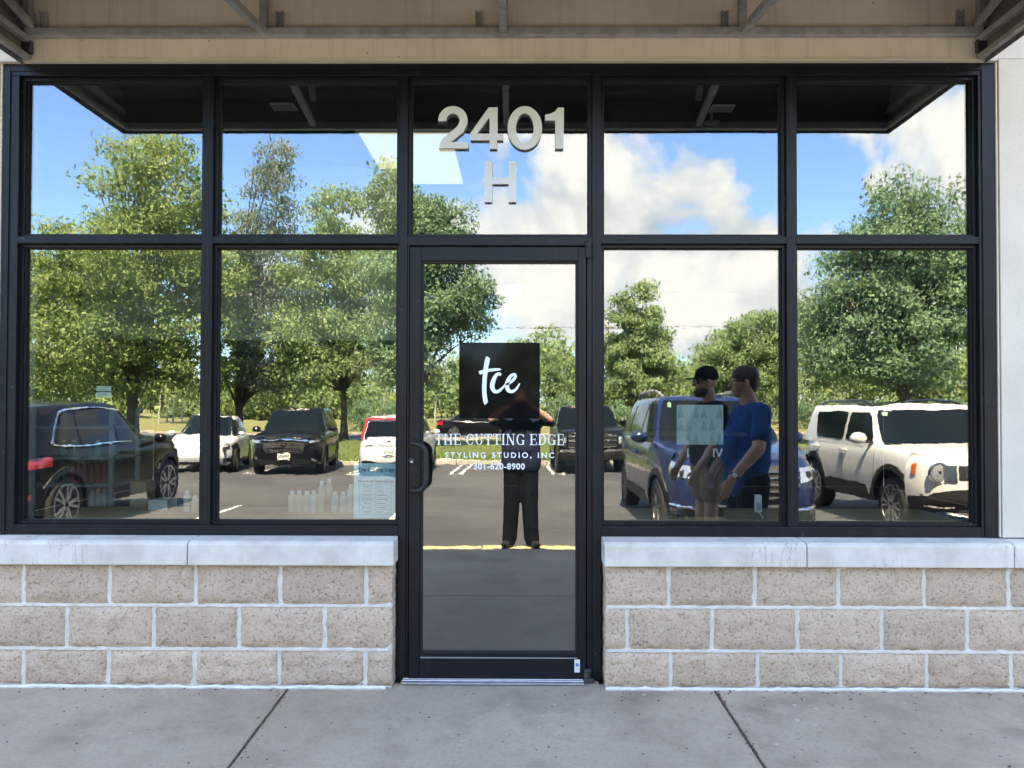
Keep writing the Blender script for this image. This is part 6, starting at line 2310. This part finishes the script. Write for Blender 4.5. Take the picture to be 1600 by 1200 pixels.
def build_photographer():
    zg = walk_z(-3.92)
    s = 0.935
    p = thing('person', 'person in a dark navy shirt and black trousers photographing the shop front from the kerb', 'person', (0.035, -3.93, zg), PI / 2)
    # local: x forward (towards the shop), y to the left, z up
    J = lambda x, y, z: Vector((x, y, z * s))
    b = MB()
    hc = J(0.03, 0, 1.60)
    head(b, hc, 0.98)
    b.capsule(J(0.0, 0, 1.40), J(0.015, 0, 1.53), 0.062, 0.056, 12)
    b.capsule(J(-0.01, 0.09, 1.34), J(-0.01, -0.09, 1.34), 0.085, 0.085).capsule(J(0, 0.04, 1.05), J(0, 0.06, 1.30), 0.09, 0.09).capsule(J(0, -0.04, 1.05), J(0, -0.06, 1.30), 0.09, 0.09)
    b.capsule(J(0, 0.05, 0.92), J(0, -0.05, 0.92), 0.10, 0.10)
    cz = CAM_Z - zg
    for q in (1, -1):
        sh, el, wr = J(0.0, 0.20 * q, 1.37), Vector((0.085, 0.285 * q, cz - 0.15)), Vector((0.215, 0.118 * q, cz - 0.035))
        b.capsule(sh, el, 0.056, 0.044, 12).capsule(el, wr, 0.046, 0.030, 12)
        b.capsule(J(0, 0.20 * q, 1.37), J(0, 0.10 * q, 1.36), 0.058, 0.07, 10)
        hand(b, wr + Vector((0.004, -0.005 * q, 0.004)), (0.22, -0.42 * q, 0.50), (0.55, -0.75 * q, 0.0), (-0.85, -0.1 * q, 0.3), 0.45)
        b.capsule(J(0, 0.095 * q, 0.90), J(0.015, 0.105 * q, 0.50), 0.085, 0.055, 10).capsule(J(0.015, 0.105 * q, 0.50), J(0.0, 0.11 * q, 0.09), 0.055, 0.038, 10)
        b.capsule(J(-0.02, 0.11 * q, 0.06), J(0.06, 0.125 * q, 0.045), 0.028, 0.022, 8)
    solid_from(b, 'body', M['skin'], p, 0.0062, 4)
    # shirt
    c = MB()
    c.capsule(J(-0.005, 0.125, 1.36), J(-0.005, -0.125, 1.36), 0.105, 0.105, 14)
    c.capsule(J(0.01, 0.070, 0.96), J(0.0, 0.085, 1.31), 0.132, 0.125, 14).capsule(J(0.01, -0.070, 0.96), J(0.0, -0.085, 1.31), 0.132, 0.125, 14).capsule(J(0.015, 0, 0.96), J(0.01, 0, 1.34), 0.135, 0.125, 14)
    c.capsule(J(0.05, 0.05, 1.06), J(0.05, -0.05, 1.06), 0.115, 0.115, 12)
    c.capsule(J(0.01, 0.08, 0.93), J(0.01, -0.08, 0.93), 0.130, 0.130, 14).capsule(J(0.01, 0.08, 0.895), J(0.01, -0.08, 0.895), 0.126, 0.126, 14)
    for q in (1, -1):
        el = Vector((0.085, 0.285 * q, cz - 0.15))
        sh = J(0.0, 0.20 * q, 1.37)
        c.capsule(sh, sh.lerp(el, 0.80), 0.072, 0.068, 12)
    solid_from(c, 'shirt', M['navy_shirt'], p, 0.011, 8)
    t = MB()
    t.capsule(J(0, 0.06, 0.86), J(0, -0.06, 0.86), 0.122, 0.122, 14)
    for q in (1, -1):
        t.capsule(J(0, 0.075 * q, 0.82), J(0.015, 0.092 * q, 0.48), 0.106, 0.084, 14).capsule(J(0.015, 0.092 * q, 0.48), J(-0.005, 0.108 * q, 0.10), 0.084, 0.076, 14)
        t.capsule(J(-0.005, 0.115 * q, 0.10), J(0.01, 0.118 * q, 0.065), 0.074, 0.070, 14)
    solid_from(t, 'trousers', M['black_cloth'], p, 0.011, 6)
    for q in (1, -1):
        f = MB()
        a = R(14) * q
        dirv = Vector((math.cos(a), math.sin(a), 0))
        o = Vector((-0.05, 0.112 * q, 0.0))
        for k, (l, r) in enumerate(((0.0, 0.040), (0.07, 0.044), (0.15, 0.045), (0.20, 0.038))):
            f.ellipsoid(o + dirv * l + Vector((0, 0, 0.042)), (0.055, r, 0.036 if k else 0.05), 12, 8)
        f.ellipsoid(o + dirv * 0.01 + Vector((0, 0, 0.075)), (0.05, 0.042, 0.045), 12, 8)
        sh = solid_from(f, 'shoe', M['shoe'], p, 0.008, 4)
        so = MB()
        n = 22
        ring = [o + dirv * (0.085 + 0.145 * math.cos(2 * PI * k / n)) + Vector((-dirv.y, dirv.x, 0)) * (0.050 * math.sin(2 * PI * k / n)) for k in range(n)]
        so.add([(v.x, v.y, 0.001) for v in ring] + [(v.x, v.y, 0.022) for v in ring], [tuple(range(n - 1, -1, -1)), tuple(range(n, 2 * n))] + [(k, (k + 1) % n, n + (k + 1) % n, n + k) for k in range(n)])
        so.build('sole', M['black_plastic'], sh, smooth=True, angle=40)
        la = MB()
        for k in range(3):
            m = o + dirv * (0.085 + 0.026 * k) + Vector((0, 0, 0.082 - 0.008 * k))
            la.bar(m + Vector((-dirv.y, dirv.x, 0)) * 0.022, m - Vector((-dirv.y, dirv.x, 0)) * 0.022, 0.006, 0.004)
        tag(la.build('lace', M['grey_trim'], sh), kind='stuff')
    h = MB()
    h.ellipsoid(hc + Vector((-0.028, 0, 0.048)), (0.098, 0.083, 0.088), 16, 12)
    solid_from(h, 'hair', M['hair'], p, 0.009, 2)
    for q in (1, -1):
        MB().ellipsoid(hc + Vector((0.072, 0.030 * q, 0.008)), (0.012, 0.013, 0.010), 10, 8).build('eye', M['white_plastic'], p, smooth=True, angle=0)
    # the phone, its lens looks past the hands; held just behind the point the picture is taken from
    ph = thing('phone', 'dark phone held up in both hands by the photographer', 'phone', (0.0, CAM_Y - 0.018, CAM_Z), 0)
    MB().box(-0.075, 0.075, -0.008, 0.0, -0.045, 0.032).build('phone_body', M['dark_glass'], ph, bevel=0.006)
    MB().lathe([(0.009, 0.0005), (0.009, 0.003), (0.007, 0.003)], 'Y', 16, (-0.055, 0, 0.018)).build('lens_ring', M['rim_dark'], ph)


def build_men():
    # --- stout man in the blue shirt, half turned away
    yb, xb = -2.18, 1.83
    zg = walk_z(yb)
    s = 0.965
    p = thing('person', 'stout man in a royal blue t-shirt and dark shorts with a wristwatch, turned left', 'person', (xb, yb, zg), PI - R(2))
    # local: x forward (the man looks towards -x of the place), y to his left, z up; the panes see his right side
    J = lambda x, y, z: Vector((x, y, z * s))
    b = MB()
    hc = J(0.035, 0.02, 1.625)
    head(b, hc, 1.05)
    b.capsule(J(-0.02, 0, 1.42), J(0.015, 0.01, 1.56), 0.072, 0.064, 12)
    b.capsule(J(-0.02, 0.10, 1.35), J(-0.02, -0.10, 1.35), 0.085, 0.085).capsule(J(0.02, 0, 0.95), J(-0.02, 0, 1.28), 0.12, 0.10)
    shR, elR, wrR = J(-0.035, -0.235, 1.385), Vector((0.035, -0.335, 1.06)), Vector((0.245, -0.36, 0.835))
    b.capsule(shR, elR, 0.064, 0.050, 12).capsule(elR, wrR, 0.052, 0.034, 12)
    hand(b, wrR, (0.42, -0.02, -0.9), (-0.35, 0.9, -0.1), (0.85, 0.2, 0.35), 0.4)
    shL, elL, wrL = J(-0.02, 0.235, 1.385), Vector((0.05, 0.33, 1.08)), Vector((0.19, 0.31, 0.84))
    b.capsule(shL, elL, 0.064, 0.050, 12).capsule(elL, wrL, 0.052, 0.034, 12)
    hand(b, wrL, (0.3, 0.0, -0.95), (-0.3, -0.9, 0), (0.9, -0.2, 0.3), 0.4)
    for q in (1, -1):
        b.capsule(J(0, 0.11 * q, 0.88), J(0.02, 0.12 * q, 0.48), 0.09, 0.058, 10).capsule(J(0.02, 0.12 * q, 0.48), J(-0.02, 0.125 * q, 0.09), 0.062, 0.042, 12)
        b.capsule(J(-0.06, 0.125 * q, 0.05), J(0.11, 0.14 * q, 0.035), 0.036, 0.028, 8)
    solid_from(b, 'body', M['skin'], p, 0.0065, 4)
    c = MB()
    c.capsule(J(-0.03, 0.15, 1.365), J(-0.03, -0.15, 1.365), 0.100, 0.100, 14).capsule(J(0.03, 0, 1.0), J(-0.01, 0, 1.36), 0.155, 0.105, 14)
    for q in (1, -1):
        c.capsule(J(0.0, 0.09 * q, 0.98), J(-0.02, 0.10 * q, 1.28), 0.146, 0.122, 14)
    c.ellipsoid(J(0.085, 0, 1.08), (0.150, 0.165, 0.20), 18, 12)
    c.capsule(J(0.02, 0.09, 0.92), J(0.02, -0.09, 0.92), 0.150, 0.150, 14).capsule(J(0.03, 0.08, 0.80), J(0.03, -0.08, 0.80), 0.146, 0.146, 14)
    c.capsule(shR, shR.lerp(elR, 0.66), 0.068, 0.073, 14).capsule(shL, shL.lerp(elL, 0.66), 0.068, 0.073, 14)
    solid_from(c, 'shirt', M['blue_shirt'], p, 0.011, 8)
    t = MB()
    t.capsule(J(0.01, 0.08, 0.84), J(0.01, -0.08, 0.84), 0.132, 0.132, 14)
    for q in (1, -1):
        t.capsule(J(0.0, 0.11 * q, 0.82), J(0.02, 0.125 * q, 0.46), 0.135, 0.112, 14)
    solid_from(t, 'shorts', M['dark_navy_cloth'], p, 0.012, 6)
    for q in (1, -1):
        f = MB()
        f.ellipsoid(J(-0.04, 0.125 * q, 0.05), (0.06, 0.045, 0.055), 12, 8).ellipsoid(J(0.05, 0.135 * q, 0.045), (0.10, 0.047, 0.042), 12, 8).ellipsoid(J(0.12, 0.14 * q, 0.036), (0.06, 0.044, 0.034), 12, 8)
        solid_from(f, 'shoe', M['shoe'], p, 0.010, 3)
    h = MB()
    h.ellipsoid(hc + Vector((-0.022, 0, 0.050)), (0.112, 0.086, 0.094), 16, 12).ellipsoid(hc + Vector((-0.07, 0, -0.02)), (0.050, 0.070, 0.074), 14, 10)
    solid_from(h, 'hair', M['hair'], p, 0.009, 2)
    w = MB()
    dv = (wrR - elR).normalized()
    wc = elR.lerp(wrR, 0.90)
    q4 = dv.to_track_quat('Z', 'Y').to_matrix()
    w.add([tuple(wc + q4 @ Vector((0.040 * math.cos(a), 0.040 * math.sin(a), hh))) for hh in (-0.011, 0.011) for a in [2 * PI * k / 18 for k in range(18)]], [(k, (k + 1) % 18, 18 + (k + 1) % 18, 18 + k) for k in range(18)])
    wt = w.build('watch_strap', M['black_plastic'], p, smooth=True, solid=0.003)
    MB().ellipsoid(wc + Vector((0.01, -0.043, 0.008)), (0.020, 0.008, 0.020), 14, 8).build('watch_case', M['chrome'], wt, smooth=True)
    gl = MB()
    for q in (1, -1):
        gl.tube([hc + Vector((0.095, 0.060 * q, 0.012)), hc + Vector((0.02, 0.083 * q, 0.014)), hc + Vector((-0.02, 0.080 * q, 0.004))], 0.003, 6)
    gl.tube([hc + Vector((0.100, 0.062, 0.012)), hc + Vector((0.112, 0.02, 0.010)), hc + Vector((0.112, -0.02, 0.010)), hc + Vector((0.100, -0.062, 0.012))], 0.003, 6)
    gl.build('glasses', M['black_plastic'], p, smooth=True)
    for q in (1, -1):
        MB().ellipsoid(hc + Vector((0.079, 0.032 * q, 0.008)), (0.012, 0.013, 0.010), 10, 8).build('eye', M['white_plastic'], p, smooth=True, angle=0)

    # --- man in the black cap beyond him
    yb, xb = -2.78, 1.67
    zg = walk_z(yb)
    s = 0.985
    p = thing('person', 'bearded man in a black cap and khaki shorts standing behind the man in blue', 'person', (xb, yb, zg), PI - R(8))
    b = MB()
    hc = J(0.035, 0, 1.625)
    hc.z = 1.625 * s
    head(b, hc, 1.05)
    K = lambda x, y, z: Vector((x, y, z * s))
    b.capsule(K(-0.01, 0, 1.40), K(0.015, 0, 1.55), 0.064, 0.058, 12)
    b.capsule(K(-0.01, 0.10, 1.35), K(-0.01, -0.10, 1.35), 0.08, 0.08).capsule(K(0, 0, 0.95), K(0, 0, 1.28), 0.10, 0.10)
    for q in (1, -1):
        sh, el, wr = K(-0.01, 0.215 * q, 1.385), Vector((0.05, 0.27 * q, 1.09)), Vector((0.20, 0.24 * q, 0.86))
        b.capsule(sh, el, 0.056, 0.045, 12).capsule(el, wr, 0.046, 0.031, 12)
        hand(b, wr, (0.40, 0, -0.9), (-0.3, -0.9 * q, 0), (0.9, -0.2 * q, 0.35), 0.5)
        b.capsule(K(0, 0.10 * q, 0.88), K(0.03, 0.11 * q, 0.48), 0.085, 0.056, 10).capsule(K(0.03, 0.11 * q, 0.48), K(0.0, 0.115 * q, 0.09), 0.060, 0.040, 12)
        b.capsule(K(-0.04, 0.115 * q, 0.05), K(0.12, 0.13 * q, 0.035), 0.036, 0.028, 8)
    solid_from(b, 'body', M['skin'], p, 0.0065, 4)
    c = MB()
    c.capsule(K(-0.015, 0.13, 1.37), K(-0.015, -0.13, 1.37), 0.098, 0.098, 14).capsule(K(0.01, 0, 0.95), K(0, 0, 1.36), 0.145, 0.11, 14)
    for q in (1, -1):
        c.capsule(K(0.0, 0.085 * q, 0.94), K(0, 0.10 * q, 1.31), 0.145, 0.135, 14)
        sh, el = K(-0.01, 0.215 * q, 1.385), Vector((0.05, 0.27 * q, 1.09))
        c.capsule(sh, sh.lerp(el, 0.9), 0.070, 0.072, 14)
    solid_from(c, 'shirt', M['black_cloth'], p, 0.011, 8)
    t = MB()
    t.capsule(K(0, 0.08, 0.88), K(0, -0.08, 0.88), 0.142, 0.142, 14)
    for q in (1, -1):
        t.capsule(K(0, 0.095 * q, 0.84), K(0.02, 0.108 * q, 0.66), 0.118, 0.105, 14)
    solid_from(t, 'shorts', M['khaki'], p, 0.012, 6)
    for q in (1, -1):
        f = MB()
        f.ellipsoid(K(-0.02, 0.115 * q, 0.05), (0.06, 0.045, 0.055), 12, 8).ellipsoid(K(0.07, 0.125 * q, 0.045), (0.10, 0.047, 0.042), 12, 8).ellipsoid(K(0.13, 0.13 * q, 0.036), (0.06, 0.044, 0.034), 12, 8)
        solid_from(f, 'shoe', M['shoe'], p, 0.010, 3)
    be = MB()
    be.ellipsoid(hc + Vector((0.052, 0, -0.088)), (0.056, 0.054, 0.046), 14, 10).ellipsoid(hc + Vector((0.030, 0, -0.070)), (0.056, 0.068, 0.046), 14, 10)
    solid_from(be, 'beard', M['hair'], p, 0.008, 2)
    cp = MB()
    cp.ellipsoid(hc + Vector((-0.014, 0, 0.066)), (0.108, 0.092, 0.080), 20, 12)
    cap = solid_from(cp, 'cap', M['black_cloth'], p, 0.008, 2)
    rows = []
    for i in range(6):
        u = i / 5
        rows.append([(hc.x + 0.070 + 0.105 * u * math.cos(a), hc.y + (0.074 + 0.006 * u) * math.sin(a) * (1 if True else 0), hc.z + 0.046 - 0.012 * u - 0.012 * math.sin(a) ** 2) for a in np.linspace(-1.25, 1.25, 11)])
    MB().grid(rows).build('cap_peak', M['black_cloth'], cap, smooth=True, solid=0.004)
    g = MB()
    for q in (1, -1):
        g.tube([hc + Vector((0.092, 0.058 * q, 0.012)), hc + Vector((0.02, 0.082 * q, 0.014)), hc + Vector((-0.02, 0.080 * q, 0.004))], 0.0035, 6)
        g.ellipsoid(hc + Vector((0.090, 0.034 * q, 0.006)), (0.014, 0.033, 0.023), 14, 10)
    g.build('sunglasses', M['dark_glass'], p, smooth=True)



def build_debris():
    """grit and crumbs of leaf along the foot of the wall and the slab joints"""
    rng = random.Random(77)
    mb = MB()
    for k in range(230):
        if k < 120:
            x, y = rng.uniform(-2.6, 2.6), -0.02 - abs(rng.gauss(0, 0.035))
        elif k < 170:
            x, y = rng.choice((-1.075, 0.928)) + rng.gauss(0, 0.02), rng.uniform(-0.9, -0.02)
        else:
            x, y = rng.uniform(-2.6, 2.6), rng.uniform(-0.9, -0.03)
        if -0.58 < x < 0.41 and y > -0.06:
            continue
        r = rng.uniform(0.0015, 0.0042) * (1.0 if k < 225 else 1.6)
        a = rng.uniform(0, PI)
        mb.ellipsoid((x, y, walk_z(y) + r * 0.35), (r * rng.uniform(1, 2.2), r, r * 0.5), 6, 4, Matrix.Rotation(a, 3, 'Z'))
    o = mb.build('grit', M['joint_dirt'], None, smooth=True)
    tag(o, 'dark grit and crumbs of leaf scattered at the foot of the wall and along the slab joints', 'grit', kind='stuff')


build_debris()
build_photographer()
build_men()
flat_to_mesh()
